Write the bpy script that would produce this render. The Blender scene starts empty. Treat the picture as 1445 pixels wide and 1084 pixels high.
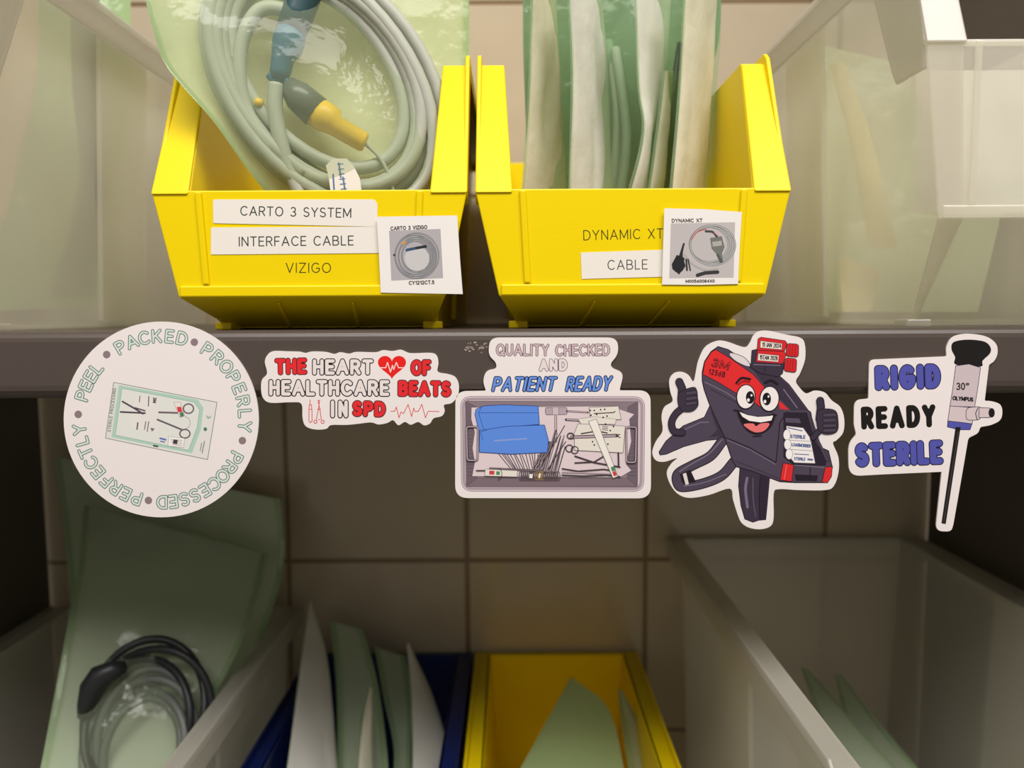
import bpy, bmesh, math, random
import numpy as np
from mathutils import Vector, Matrix, noise
from mathutils.geometry import tessellate_polygon

scene = bpy.context.scene
COL = scene.collection
random.seed(4)

# ------------------------------------------------------------------ camera
F = 1090.0                       # focal length in pixels of the 1445 x 1084 frame
EYE = Vector((0.0, 0.0, 0.410))
PITCH = math.radians(5.0)
ROLL = math.radians(0.30)
cam_d = bpy.data.cameras.new('camera')
cam_d.sensor_fit = 'HORIZONTAL'
cam_d.sensor_width = 36.0
cam_d.lens = F / 1445.0 * 36.0
cam_d.clip_start = 0.01
cam_d.dof.use_dof = True
cam_d.dof.focus_distance = 0.340
cam_d.dof.aperture_fstop = 6.5
cam = bpy.data.objects.new('camera', cam_d)
COL.objects.link(cam)
RM = Matrix.Rotation(math.pi / 2 - PITCH, 4, 'X') @ Matrix.Rotation(-ROLL, 4, 'Z')
cam.matrix_world = Matrix.Translation(EYE) @ RM
scene.camera = cam

# ------------------------------------------------------------------ light
scene.view_settings.view_transform = 'Standard'
scene.view_settings.look = 'None'
scene.view_settings.gamma = 1.0
scene.view_settings.use_curve_mapping = False
scene.view_settings.exposure = 0.0
scene.cycles.transparent_max_bounces = 40
scene.cycles.max_bounces = 10
scene.cycles.transmission_bounces = 10

world = bpy.data.worlds.new('room_light')
scene.world = world
world.use_nodes = True
bg = world.node_tree.nodes['Background']
bg.inputs['Color'].default_value = (1.0, 0.91, 0.76, 1)
bg.inputs['Strength'].default_value = 0.28


def area_light(name, loc, target, sx, sy, power, color):
    d = bpy.data.lights.new(name, 'AREA')
    d.shape = 'RECTANGLE'
    d.size = sx
    d.size_y = sy
    d.energy = power
    d.color = color
    o = bpy.data.objects.new(name, d)
    COL.objects.link(o)
    o.location = loc
    v = Vector(target) - Vector(loc)
    o.rotation_euler = v.to_track_quat('-Z', 'Y').to_euler()
    return o


area_light('ceiling_lamp', (0.15, -0.58, 1.75), (0.0, 0.35, 0.45), 2.0, 0.6, 48.0, (1.0, 0.95, 0.92))


# ------------------------------------------------------------------ projection helpers (used to measure positions)
def ray(px, py):
    d = Vector(((px - 722.5) / F, -(py - 542.0) / F, -1.0))
    return (RM.to_3x3() @ d)


def W(px, py, Y):
    """the point at depth Y (metres from the lens) seen at a pixel"""
    d = ray(px, py)
    return EYE + d * (Y / d.y)


# ------------------------------------------------------------------ materials
def lin(c):
    c = c / 255.0
    return c / 12.92 if c <= 0.04045 else ((c + 0.055) / 1.055) ** 2.4


def rgb(c, k=1.0):
    return tuple(min(1.0, lin(x) * k) for x in c) + (1.0,)


MATS = {}


def new_mat(name):
    m = bpy.data.materials.new(name)
    m.use_nodes = True
    nt = m.node_tree
    for n in list(nt.nodes):
        nt.nodes.remove(n)
    out = nt.nodes.new('ShaderNodeOutputMaterial')
    return m, nt, out


def principled(name, color, rough=0.5, spec=0.5, metal=0.0, bump=0.0, bscale=200.0, var=0.0, sss=0.0):
    if name in MATS:
        return MATS[name]
    m, nt, out = new_mat(name)
    p = nt.nodes.new('ShaderNodeBsdfPrincipled')
    p.inputs['Base Color'].default_value = color
    p.inputs['Roughness'].default_value = rough
    p.inputs['Specular IOR Level'].default_value = spec
    p.inputs['Metallic'].default_value = metal
    nt.links.new(p.outputs[0], out.inputs[0])
    if bump or var:
        tc = nt.nodes.new('ShaderNodeTexCoord')
        n = nt.nodes.new('ShaderNodeTexNoise')
        n.inputs['Scale'].default_value = bscale
        n.inputs['Detail'].default_value = 4
        nt.links.new(tc.outputs['Object'], n.inputs['Vector'])
        if bump:
            b = nt.nodes.new('ShaderNodeBump')
            b.inputs['Strength'].default_value = bump
            b.inputs['Distance'].default_value = 0.001
            nt.links.new(n.outputs['Fac'], b.inputs['Height'])
            nt.links.new(b.outputs[0], p.inputs['Normal'])
        if var:
            mx = nt.nodes.new('ShaderNodeMixRGB')
            mx.inputs[1].default_value = tuple(x * (1 - var) for x in color[:3]) + (1,)
            mx.inputs[2].default_value = tuple(min(1, x * (1 + var)) for x in color[:3]) + (1,)
            nt.links.new(n.outputs['Fac'], mx.inputs[0])
            nt.links.new(mx.outputs[0], p.inputs['Base Color'])
    MATS[name] = m
    return m


def sheer(name, tint, body, clear, rough=0.25, gloss=0.12, trans=0.5, bump=0.0, bscale=120.0):
    """see-through plastic: a share passes straight on (tinted), the rest scatters, plus a sheen"""
    if name in MATS:
        return MATS[name]
    m, nt, out = new_mat(name)
    N = nt.nodes.new
    tr = N('ShaderNodeBsdfTransparent'); tr.inputs[0].default_value = tint
    df = N('ShaderNodeBsdfDiffuse'); df.inputs[0].default_value = body
    tl = N('ShaderNodeBsdfTranslucent'); tl.inputs[0].default_value = body
    gl = N('ShaderNodeBsdfGlossy'); gl.inputs['Roughness'].default_value = rough
    gl.inputs[0].default_value = (1, 1, 1, 1)
    m1 = N('ShaderNodeMixShader'); m1.inputs[0].default_value = trans
    nt.links.new(df.outputs[0], m1.inputs[1]); nt.links.new(tl.outputs[0], m1.inputs[2])
    m2 = N('ShaderNodeMixShader'); m2.inputs[0].default_value = clear
    nt.links.new(m1.outputs[0], m2.inputs[1]); nt.links.new(tr.outputs[0], m2.inputs[2])
    fr = N('ShaderNodeLayerWeight')
    pw = N('ShaderNodeMath'); pw.operation = 'POWER'; pw.inputs[1].default_value = 4.0
    nt.links.new(fr.outputs['Facing'], pw.inputs[0])
    mu = N('ShaderNodeMath'); mu.operation = 'MULTIPLY_ADD'
    mu.inputs[1].default_value = gloss * 2.0
    mu.inputs[2].default_value = gloss * 0.35
    nt.links.new(pw.outputs[0], mu.inputs[0])
    m3 = N('ShaderNodeMixShader')
    nt.links.new(mu.outputs[0], m3.inputs[0])
    nt.links.new(m2.outputs[0], m3.inputs[1]); nt.links.new(gl.outputs[0], m3.inputs[2])
    if bump:
        tc = N('ShaderNodeTexCoord'); n = N('ShaderNodeTexNoise')
        n.inputs['Scale'].default_value = bscale; n.inputs['Detail'].default_value = 3
        nt.links.new(tc.outputs['Object'], n.inputs['Vector'])
        b = N('ShaderNodeBump'); b.inputs['Strength'].default_value = bump
        b.inputs['Distance'].default_value = 0.002
        nt.links.new(n.outputs['Fac'], b.inputs['Height'])
        for s in (df, gl):
            nt.links.new(b.outputs[0], s.inputs['Normal'])
    nt.links.new(m3.outputs[0], out.inputs[0])
    MATS[name] = m
    return m


def paper(name, color, trans=0.3, bump=0.45, bscale=48.0):
    if name in MATS:
        return MATS[name]
    m, nt, out = new_mat(name)
    N = nt.nodes.new
    df = N('ShaderNodeBsdfDiffuse'); df.inputs[0].default_value = color
    tl = N('ShaderNodeBsdfTranslucent'); tl.inputs[0].default_value = color
    m1 = N('ShaderNodeMixShader'); m1.inputs[0].default_value = trans
    nt.links.new(df.outputs[0], m1.inputs[1]); nt.links.new(tl.outputs[0], m1.inputs[2])
    tc = N('ShaderNodeTexCoord'); n = N('ShaderNodeTexNoise')
    n.inputs['Scale'].default_value = bscale; n.inputs['Detail'].default_value = 5
    nt.links.new(tc.outputs['Object'], n.inputs['Vector'])
    b = N('ShaderNodeBump'); b.inputs['Strength'].default_value = bump
    b.inputs['Distance'].default_value = 0.003
    nt.links.new(n.outputs['Fac'], b.inputs['Height'])
    nt.links.new(b.outputs[0], df.inputs['Normal'])
    nt.links.new(m1.outputs[0], out.inputs[0])
    MATS[name] = m
    return m


def ink(c):
    return principled('ink_%d_%d_%d' % tuple(c), rgb(c, 0.95), 0.45, 0.3)


M_YELLOW = principled('yellow_plastic', (0.82, 0.62, 0.0, 1), 0.36, 0.22, bump=0.04, bscale=900)
M_BLUE = principled('blue_plastic', (0.004, 0.014, 0.10, 1), 0.35, 0.4)
M_CLEAR = sheer('frosted_plastic', (0.98, 0.98, 0.955, 1), (0.95, 0.93, 0.86, 1), 0.54, 0.25, 0.10, 0.6)
M_CLEARR = sheer('frosted_plastic_thick', (0.98, 0.98, 0.955, 1), (0.72, 0.70, 0.64, 1), 0.36, 0.22, 0.12, 0.62)
M_METAL = principled('taupe_enamel', (0.073, 0.056, 0.048, 1), 0.36, 0.5, bump=0.03, bscale=700)
M_PANEL = principled('dark_enamel', (0.10, 0.085, 0.07, 1), 0.45, 0.4)
M_FILM = sheer('green_film', (0.82, 0.93, 0.79, 1), (0.46, 0.62, 0.45, 1), 0.74, 0.14, 0.05, 0.5, 0.8, 80)
M_FILMP = sheer('pale_film', (0.94, 0.97, 0.90, 1), (0.66, 0.76, 0.56, 1), 0.80, 0.14, 0.045, 0.5, 0.8, 75)
M_SEAL = sheer('green_seal', (0.84, 0.93, 0.79, 1), (0.54, 0.68, 0.48, 1), 0.66, 0.15, 0.06, 0.5, 0.3, 80)
M_GREEN = sheer('deep_green_film', (0.68, 0.90, 0.68, 1), (0.34, 0.66, 0.40, 1), 0.6, 0.15, 0.08, 0.5, 0.5, 80)
M_PAPER = paper('cream_paper', (0.80, 0.76, 0.60, 1))
M_PAPERW = paper('white_paper', (0.82, 0.80, 0.72, 1))
M_PAPERG = paper('green_paper', (0.70, 0.74, 0.50, 1))
M_PAPERD = paper('grey_green_paper', (0.25, 0.31, 0.22, 1))
M_PAPERS = paper('sage_paper', (0.62, 0.68, 0.57, 1))
M_PAPERY = paper('yellowed_paper', (0.90, 0.82, 0.42, 1))
M_PAPERT = paper('tan_paper', (0.62, 0.52, 0.36, 1))
M_CABLE = principled('grey_cable', (0.44, 0.46, 0.39, 1), 0.45, 0.3)
M_BLACK = principled('black_rubber', (0.02, 0.022, 0.024, 1), 0.4, 0.4)
M_TEAL = principled('dark_teal_plastic', (0.03, 0.075, 0.085, 1), 0.4, 0.4)
M_BLUEC = principled('blue_connector', (0.045, 0.15, 0.23, 1), 0.4, 0.4)
M_YELC = principled('yellow_connector', (0.80, 0.52, 0.03, 1), 0.4, 0.4)
M_STICK = principled('sticker_vinyl', (0.80, 0.745, 0.735, 1), 0.42, 0.35)
M_LABEL = principled('label_tape', (0.80, 0.76, 0.70, 1), 0.4, 0.35)
M_CARD = principled('card_paper', (0.80, 0.77, 0.74, 1), 0.6, 0.3)


def tile_material():
    m, nt, out = new_mat('glazed_tile')
    N = nt.nodes.new
    L = nt.links.new
    tc = N('ShaderNodeTexCoord'); sp = N('ShaderNodeSeparateXYZ')
    L(tc.outputs['Object'], sp.inputs[0])

    def mth(op, a, b):
        n = N('ShaderNodeMath'); n.operation = op
        for i, v in enumerate((a, b)):
            if v is None:
                continue
            if isinstance(v, float):
                n.inputs[i].default_value = v
            else:
                L(v, n.inputs[i])
        return n.outputs[0]

    def line(sock, off, size):
        u = mth('ADD', sock, -off + 50 * size)
        u = mth('MODULO', u, size)
        u = mth('SUBTRACT', u, size / 2)
        u = mth('ABSOLUTE', u, None)
        u = mth('SUBTRACT', size / 2, u)           # distance to the joint
        return u
    dx = line(sp.outputs['X'], TILE_X, TILE)
    dz = line(sp.outputs['Z'], TILE_Z, TILE)
    d = mth('MINIMUM', dx, dz)
    mr = N('ShaderNodeMapRange')
    mr.inputs['From Min'].default_value = 0.0010
    mr.inputs['From Max'].default_value = 0.0024
    L(d, mr.inputs['Value'])
    n = N('ShaderNodeTexNoise'); n.inputs['Scale'].default_value = 14; n.inputs['Detail'].default_value = 3
    L(tc.outputs['Object'], n.inputs['Vector'])
    t = N('ShaderNodeMixRGB')
    t.inputs[1].default_value = (0.44, 0.37, 0.265, 1); t.inputs[2].default_value = (0.52, 0.44, 0.32, 1)
    L(n.outputs['Fac'], t.inputs[0])
    c = N('ShaderNodeMixRGB'); c.inputs[1].default_value = (0.22, 0.15, 0.08, 1)
    L(mr.outputs[0], c.inputs[0]); L(t.outputs[0], c.inputs[2])
    p = N('ShaderNodeBsdfPrincipled')
    L(c.outputs[0], p.inputs['Base Color'])
    p.inputs['Roughness'].default_value = 0.16
    b = N('ShaderNodeBump'); b.inputs['Strength'].default_value = 0.6; b.inputs['Distance'].default_value = 0.002
    L(mr.outputs[0], b.inputs['Height'])
    b2 = N('ShaderNodeBump'); b2.inputs['Strength'].default_value = 0.25; b2.inputs['Distance'].default_value = 0.004
    n2 = N('ShaderNodeTexNoise'); n2.inputs['Scale'].default_value = 22; n2.inputs['Detail'].default_value = 1
    L(tc.outputs['Object'], n2.inputs['Vector'])
    L(n2.outputs['Fac'], b2.inputs['Height']); L(b.outputs[0], b2.inputs['Normal'])
    L(b2.outputs[0], p.inputs['Normal'])
    L(p.outputs[0], out.inputs[0])
    return m


# ------------------------------------------------------------------ object helpers
def thing(name, label, cat, loc=(0, 0, 0), group=None):
    o = bpy.data.objects.new(name, None)
    o.empty_display_size = 0.02
    COL.objects.link(o)
    o.location = loc
    o['label'] = label
    o['category'] = cat
    if group:
        o['group'] = group
    return o


def obj(name, bm, mats, parent=None, local=False, smooth=False, label=None):
    """one mesh object; vertices are in world space unless local=True"""
    me = bpy.data.meshes.new(name)
    bm.normal_update()
    bm.to_mesh(me)
    bm.free()
    o = bpy.data.objects.new(name, me)
    COL.objects.link(o)
    for m in (mats if isinstance(mats, (list, tuple)) else [mats]):
        me.materials.append(m)
    if smooth:
        for p in me.polygons:
            p.use_smooth = True
    if parent:
        o.parent = parent
        if not local:
            top = parent
            off = Vector(parent.location)
            while top.parent:
                top = top.parent
            if parent.type != 'EMPTY':
                # parent's verts are in world space already (its inverse is set)
                off = Vector((0, 0, 0))
            o.matrix_parent_inverse = Matrix.Translation(-off)
    if label:
        o['label'] = label
    return o


def bevel(o, w=0.0008, seg=2):
    md = o.modifiers.new('bevel', 'BEVEL')
    md.width = w
    md.segments = seg
    md.limit_method = 'ANGLE'
    md.angle_limit = math.radians(35)
    md.harden_normals = False
    return o


def prism(bm, pts, t):
    """closed slab: polygon pts pushed along vector t"""
    t = Vector(t)
    a = [bm.verts.new(Vector(p)) for p in pts]
    b = [bm.verts.new(Vector(p) + t) for p in pts]
    n = len(pts)
    fs = [bm.faces.new(a), bm.faces.new(b[::-1])]
    for i in range(n):
        fs.append(bm.faces.new((a[i], b[i], b[(i + 1) % n], a[(i + 1) % n])))
    bmesh.ops.recalc_face_normals(bm, faces=fs)
    return fs


def box(bm, x0, x1, y0, y1, z0, z1):
    return prism(bm, [(x0, y0, z0), (x1, y0, z0), (x1, y1, z0), (x0, y1, z0)], (0, 0, z1 - z0))


def catmull(pts, n=8, closed=False):
    P = [Vector(p) for p in pts]
    out = []
    N = len(P)
    rng = range(N) if closed else range(N - 1)
    for i in rng:
        if closed:
            p0, p1, p2, p3 = P[i - 1], P[i], P[(i + 1) % N], P[(i + 2) % N]
        else:
            p1, p2 = P[i], P[i + 1]
            p0 = P[i - 1] if i > 0 else p1 * 2 - p2
            p3 = P[i + 2] if i + 2 < N else p2 * 2 - p1
        for k in range(n):
            t = k / n
            out.append(0.5 * ((2 * p1) + (p2 - p0) * t + (2 * p0 - 5 * p1 + 4 * p2 - p3) * t * t + (3 * p1 - p0 - 3 * p2 + p3) * t ** 3))
    if not closed:
        out.append(P[-1])
    return out


def tube(bm, pts, r, seg=8, closed=False, cap=True):
    """tube along points; r a number or a list"""
    P = [Vector(p) for p in pts]
    n = len(P)
    R = r if isinstance(r, (list, tuple)) else [r] * n
    rings = []
    up = None
    for i in range(n):
        if closed:
            t = P[(i + 1) % n] - P[i - 1]
        else:
            t = P[min(i + 1, n - 1)] - P[max(i - 1, 0)]
        if t.length < 1e-9:
            t = Vector((0, 0, 1))
        t.normalize()
        if up is None:
            up = Vector((0, 1, 0)) if abs(t.y) < 0.9 else Vector((1, 0, 0))
        u = up - t * up.dot(t)
        u.normalize()
        up = u
        v = t.cross(u)
        rings.append([bm.verts.new(P[i] + (u * math.cos(a) + v * math.sin(a)) * R[i]) for a in [2 * math.pi * k / seg for k in range(seg)]])
    fs = []
    for i in range(n if closed else n - 1):
        a, b = rings[i], rings[(i + 1) % n]
        for k in range(seg):
            fs.append(bm.faces.new((a[k], a[(k + 1) % seg], b[(k + 1) % seg], b[k])))
    if not closed and cap:
        fs.append(bm.faces.new(rings[0][::-1]))
        fs.append(bm.faces.new(rings[-1]))
    bmesh.ops.recalc_face_normals(bm, faces=fs)


# ------------------------------------------------------------------ the setting
YL = 0.335          # front face of the shelf lip
YW = 0.640          # tiled wall
Z_UP = 0.4045       # top of the upper shelf
TILE = 0.1516
g = W(658, 700, YW)
TILE_X = g.x
TILE_Z = W(780, 790, YW).z

bm = bmesh.new()
box(bm, -1.2, 1.2, YW, YW + 0.03, -0.70, 1.6)
o = obj('wall_back', bm, tile_material()); o['kind'] = 'structure'
bm = bmesh.new()
box(bm, -1.2, 1.2, -1.2, YW, -0.73, -0.70)
o = obj('floor', bm, principled('vinyl_floor', (0.25, 0.23, 0.2, 1), 0.4, 0.4, var=0.1, bscale=8)); o['kind'] = 'structure'

PXL, PXR = -0.392, 0.349
unit = thing('shelving_unit', 'taupe enamelled metal shelving unit carrying all the storage bins', 'shelving', (0, 0.48, -0.70))


def make_shelf(ztop, label=None):
    bm = bmesh.new()
    prof = [(YW - 0.006, ztop), (YL + 0.0045, ztop)]
    zt, zb = ztop - 0.0005, ztop - 0.0295
    for k in range(1, 5):
        a = math.pi / 2 + k * math.pi / 8
        prof.append((YL + 0.0045 + 0.0045 * math.cos(a), ztop - 0.0045 + 0.0045 * math.sin(a)))
    prof.append((YL, zb + 0.006))
    for k in range(1, 5):
        a = math.pi + k * math.pi / 8
        prof.append((YL + 0.006 + 0.006 * math.cos(a), zb + 0.006 + 0.006 * math.sin(a)))
    prof += [(YL + 0.014, zb), (YL + 0.014, zb + 0.0012), (YL + 0.006, zb + 0.0012), (YL + 0.0012, zb + 0.006),
             (YL + 0.0012, ztop - 0.006), (YL + 0.0045, ztop - 0.0014), (YW - 0.006, ztop - 0.0014)]
    prism(bm, [(PXL, y, z) for y, z in prof], (PXR - PXL, 0, 0))
    return obj('shelf', bm, M_METAL, unit, label=label)


make_shelf(Z_UP, 'upper shelf with the stickers on its front lip')
make_shelf(0.0, 'lower shelf')
# scuff of bare paint on the lip, left of the tray sticker
bm = bmesh.new()
for k in range(26):
    x, y = 655 + random.random() * 32, 484 + random.random() * 10
    if random.random() < 0.5:
        y = 489 + random.gauss(0, 3)
    c = W(x, y, YL - 0.00005)
    s = random.uniform(0.0002, 0.0006)
    vs = [bm.verts.new(c + Vector((math.cos(a) * s * random.uniform(.5, 1.6), 0, math.sin(a) * s * random.uniform(.4, 1)))) for a in [i * math.pi / 3 for i in range(6)]]
    bm.faces.new(vs)
obj('scuff_mark', bm, principled('bare_paint', (0.36, 0.30, 0.25, 1), 0.6), unit)
for x0, x1 in ((PXL - 0.003, PXL), (PXR, PXR + 0.003)):
    bm = bmesh.new()
    box(bm, x0, x1, YL + 0.002, YW - 0.004, -0.70, 1.0)
    obj('side_panel', bm, M_PANEL, unit)


# ------------------------------------------------------------------ hopper bins
def make_bin(label, mat, xc, yf, z, Wd, L, H, z1, z2, ys, fb, inset, lip, group, t=0.0022, taper=0.010, base_in=0.018, panel_in=0.0, ribs=2, lipd=0.0):
    root = thing('storage_bin', label, 'bin', (xc, yf + L / 2, z), group)
    Y0 = -L / 2
    hw = Wd / 2
    wi = hw - inset
    wb = wi - base_in * 0.35

    def xi(zz):
        return wb + (wi - wb) * zz / H

    hp2 = hw - panel_in
    hp1 = hw - panel_in - taper
    hp0 = hw - base_in
    # body: side walls, base, back
    bm = bmesh.new()
    for s in (-1, 1):
        prof = [(fb, 0), (L - t, 0), (L - t, H), (ys, H), (t, z2), (t, z1)]
        prism(bm, [(s * xi(zz), Y0 + yy, zz) for yy, zz in prof], (-s * t, 0, 0))
        # upright rib on the outside of the wall
        yr = L * (0.45 if ribs == 0 else 0.40); yq = L * (0.64 if ribs == 0 else 0.43)
        prism(bm, [(s * (xi(0.004) + 0.0005), Y0 + yr, 0.004), (s * (xi(0.004) + 0.0005), Y0 + yq, 0.004),
                   (s * (xi(H) + 0.0005), Y0 + yq, H - 0.003), (s * (xi(H) + 0.0005), Y0 + yr, H - 0.003)], (s * 0.003, 0, 0))
        # foot
        prism(bm, [(s * (hp0 - 0.004), Y0 + fb - 0.010, 0.0), (s * (hp0 + 0.005), Y0 + fb - 0.006, 0.0), (s * (hp0 + 0.002), Y0 + fb + 0.012, 0.0), (s * (hp0 - 0.006), Y0 + fb + 0.012, 0.0)], (0, 0, 0.0034))
    prism(bm, [(-wb, Y0 + fb, 0.0005), (wb, Y0 + fb, 0.0005), (wb, Y0 + L, 0.0005), (-wb, Y0 + L, 0.0005)], (0, 0, t))
    prism(bm, [(-wb, Y0 + L, 0.0005), (wb, Y0 + L, 0.0005), (wi, Y0 + L, H), (-wi, Y0 + L, H)], (0, -t, 0))
    # undercut front below the label panel
    n = Vector((0, z1, fb)).normalized()
    prism(bm, [(-hp1, Y0, z1), (hp1, Y0, z1), (hp0, Y0 + fb, 0.001), (-hp0, Y0 + fb, 0.001)], n * t)
    for k in range(ribs):
        x = hp0 * 2 * ((k + 1) / (ribs + 1) - 0.5)
        prism(bm, [(x, Y0 + 0.004, z1 - 0.002), (x - 0.004, Y0 + fb - 0.003, 0.0015), (x - 0.002, Y0 + fb - 0.003, 0.0015), (x + 0.001, Y0 + 0.004, z1 - 0.002)], -n * 0.0012)
    body = bevel(obj('body', bm, mat, root, local=True), 0.0007)
    # front panel
    bm = bmesh.new()
    prism(bm, [(-hp1, Y0, z1), (hp1, Y0, z1), (hp2, Y0, z2), (-hp2, Y0, z2)], (0, t, 0))
    wr = 0.0028
    for s in (-1, 1):
        xr2, xr1 = s * (hp2 - 0.0205), s * (hp1 - 0.0125)
        prism(bm, [(xr1 - wr / 2, Y0, z1 + 0.0055), (xr1 + wr / 2, Y0, z1 + 0.0055), (xr2 + wr / 2, Y0, z2), (xr2 - wr / 2, Y0, z2)], (0, -0.0012, 0))
    prism(bm, [(-hp1 + 0.001, Y0, z1 + 0.0002), (hp1 - 0.001, Y0, z1 + 0.0002), (hp1 - 0.001, Y0, z1 + 0.005), (-hp1 + 0.001, Y0, z1 + 0.005)], (0, -0.0012, 0))
    prism(bm, [(-hp2, Y0, z2 - 0.0012), (hp2, Y0, z2 - 0.0012), (hp2, Y0 + 0.0035, z2 - 0.0012), (-hp2, Y0 + 0.0035, z2 - 0.0012)], (0, 0, 0.0018))
    bevel(obj('front_panel', bm, mat, root, local=True), 0.0009)
    # rim: flange along the sloped mouth and the top, with a hanging outer lip
    bm = bmesh.new()
    for s in (-1, 1):
        a, b, c = (0.001, z2), (ys, H), (L, H)
        sl = Vector((b[0] - a[0], b[1] - a[1])).normalized()
        nn = (-sl.y, sl.x)
        prism(bm, [(s * (xi(z2) - t), Y0 + a[0], a[1]), (s * (hp2), Y0 + a[0], a[1]), (s * hw, Y0 + b[0], b[1]), (s * (xi(H) - t), Y0 + b[0], b[1])], (0, -nn[0] * -0.0022, -nn[1] * 0.0022))
        prism(bm, [(s * (xi(H) - t), Y0 + ys, H), (s * hw, Y0 + ys, H), (s * hw, Y0 + L, H), (s * (xi(H) - t), Y0 + L, H)], (0, 0, -0.002))
        up = 0.0045
        q = [(a[0] + 0.001, a[1] - lip * 0.2), (a[0] + 0.001, a[1] + 0.001), (b[0] - up * 0.9, b[1] + up * 0.3), (b[0], b[1] + up), (c[0], c[1] + up * 0.6), (c[0], c[1] - lip), (b[0] + lip * 0.8, b[1] - lip), (a[0] + lip, a[1] - lip * 0.9)]
        if lipd:
            q = [(a[0] + 0.001, a[1] - 0.010), (a[0] + 0.001, a[1] + 0.001), (b[0] - up * 0.9, b[1] + up * 0.3), (b[0], b[1] + up), (c[0], c[1] + up * 0.6), (c[0], c[1] - lip), (b[0] + lipd + 0.004, b[1] - lip), (a[0] + lipd, a[1] - 0.004), (a[0] + lipd - 0.004, a[1] - 0.010)]
        xs = lambda zz: s * (hp2 + (hw - hp2) * min(1, max(0, (zz - z2) / (H - z2))))
        prism(bm, [(xs(zz), Y0 + yy, zz) for yy, zz in q], (-s * 0.002, 0, 0))
    prism(bm, [(-hw, Y0 + L, H), (hw, Y0 + L, H), (hw, Y0 + L + 0.004, H), (-hw, Y0 + L + 0.004, H)], (0, 0, -0.006))
    bevel(obj('rim', bm, M_CLEARR if ribs == 0 else mat, root, local=True), 0.0006)
    return root


YELLOW = dict(Wd=0.137, L=0.272, H=0.124, z1=0.0145, z2=0.060, ys=0.036, fb=0.036, inset=0.0105, lip=0.006, taper=0.010, base_in=0.019)
CLEAR7 = dict(L=0.290, H=0.170, z1=0.044, z2=0.113, ys=0.020, fb=0.040, inset=0.013, lip=0.014, taper=0.008, base_in=0.020, panel_in=0.001, t=0.0016, ribs=0, lipd=0.027)
YB = 0.341           # front panels of the upper bins
bin_a = make_bin('yellow bin on upper shelf labelled CARTO 3 SYSTEM INTERFACE CABLE', M_YELLOW, -0.0875, YB, Z_UP, group='yellow hopper bins', **YELLOW)
bin_b = make_bin('yellow bin on upper shelf labelled DYNAMIC XT CABLE', M_YELLOW, 0.0530, YB, Z_UP, group='yellow hopper bins', **YELLOW)
bin_c = make_bin('yellow bin on the lower shelf holding two green pouches', M_YELLOW, 0.0365, 0.362, 0.0, group='yellow hopper bins', **YELLOW)
bin_d = make_bin('dark blue bin on the lower shelf packed with upright pouches', M_BLUE, -0.1040, 0.362, 0.0, group=None, **YELLOW)
bin_e = make_bin('frosted clear bin at the left end of the upper shelf', M_CLEAR, -0.3010, 0.315, Z_UP, Wd=0.165, group='frosted clear bins', **CLEAR7)
bin_f = make_bin('frosted clear bin at the right end of the upper shelf', M_CLEAR, 0.2505, 0.315, Z_UP, Wd=0.175, group='frosted clear bins', **CLEAR7)
bin_g = make_bin('frosted clear bin on lower shelf below the round sticker', M_CLEAR, -0.2790, 0.334, 0.0, Wd=0.209, group='frosted clear bins', **CLEAR7)
C9 = dict(CLEAR7); C9.update(L=0.350, H=0.224, z1=0.06, z2=0.15, ys=0.02)
bin_h = make_bin('tall frosted clear bin on lower shelf at far right', M_CLEAR, 0.2330, 0.2825, 0.0, Wd=0.209, group='frosted clear bins', **C9)


# ------------------------------------------------------------------ printing: flat shapes laid on a face
def arc(cx, cy, rx, ry, a0, a1, n=12):
    return [(cx + rx * math.cos(math.radians(a0 + (a1 - a0) * i / n)), cy + ry * math.sin(math.radians(a0 + (a1 - a0) * i / n))) for i in range(n + 1)]


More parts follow.
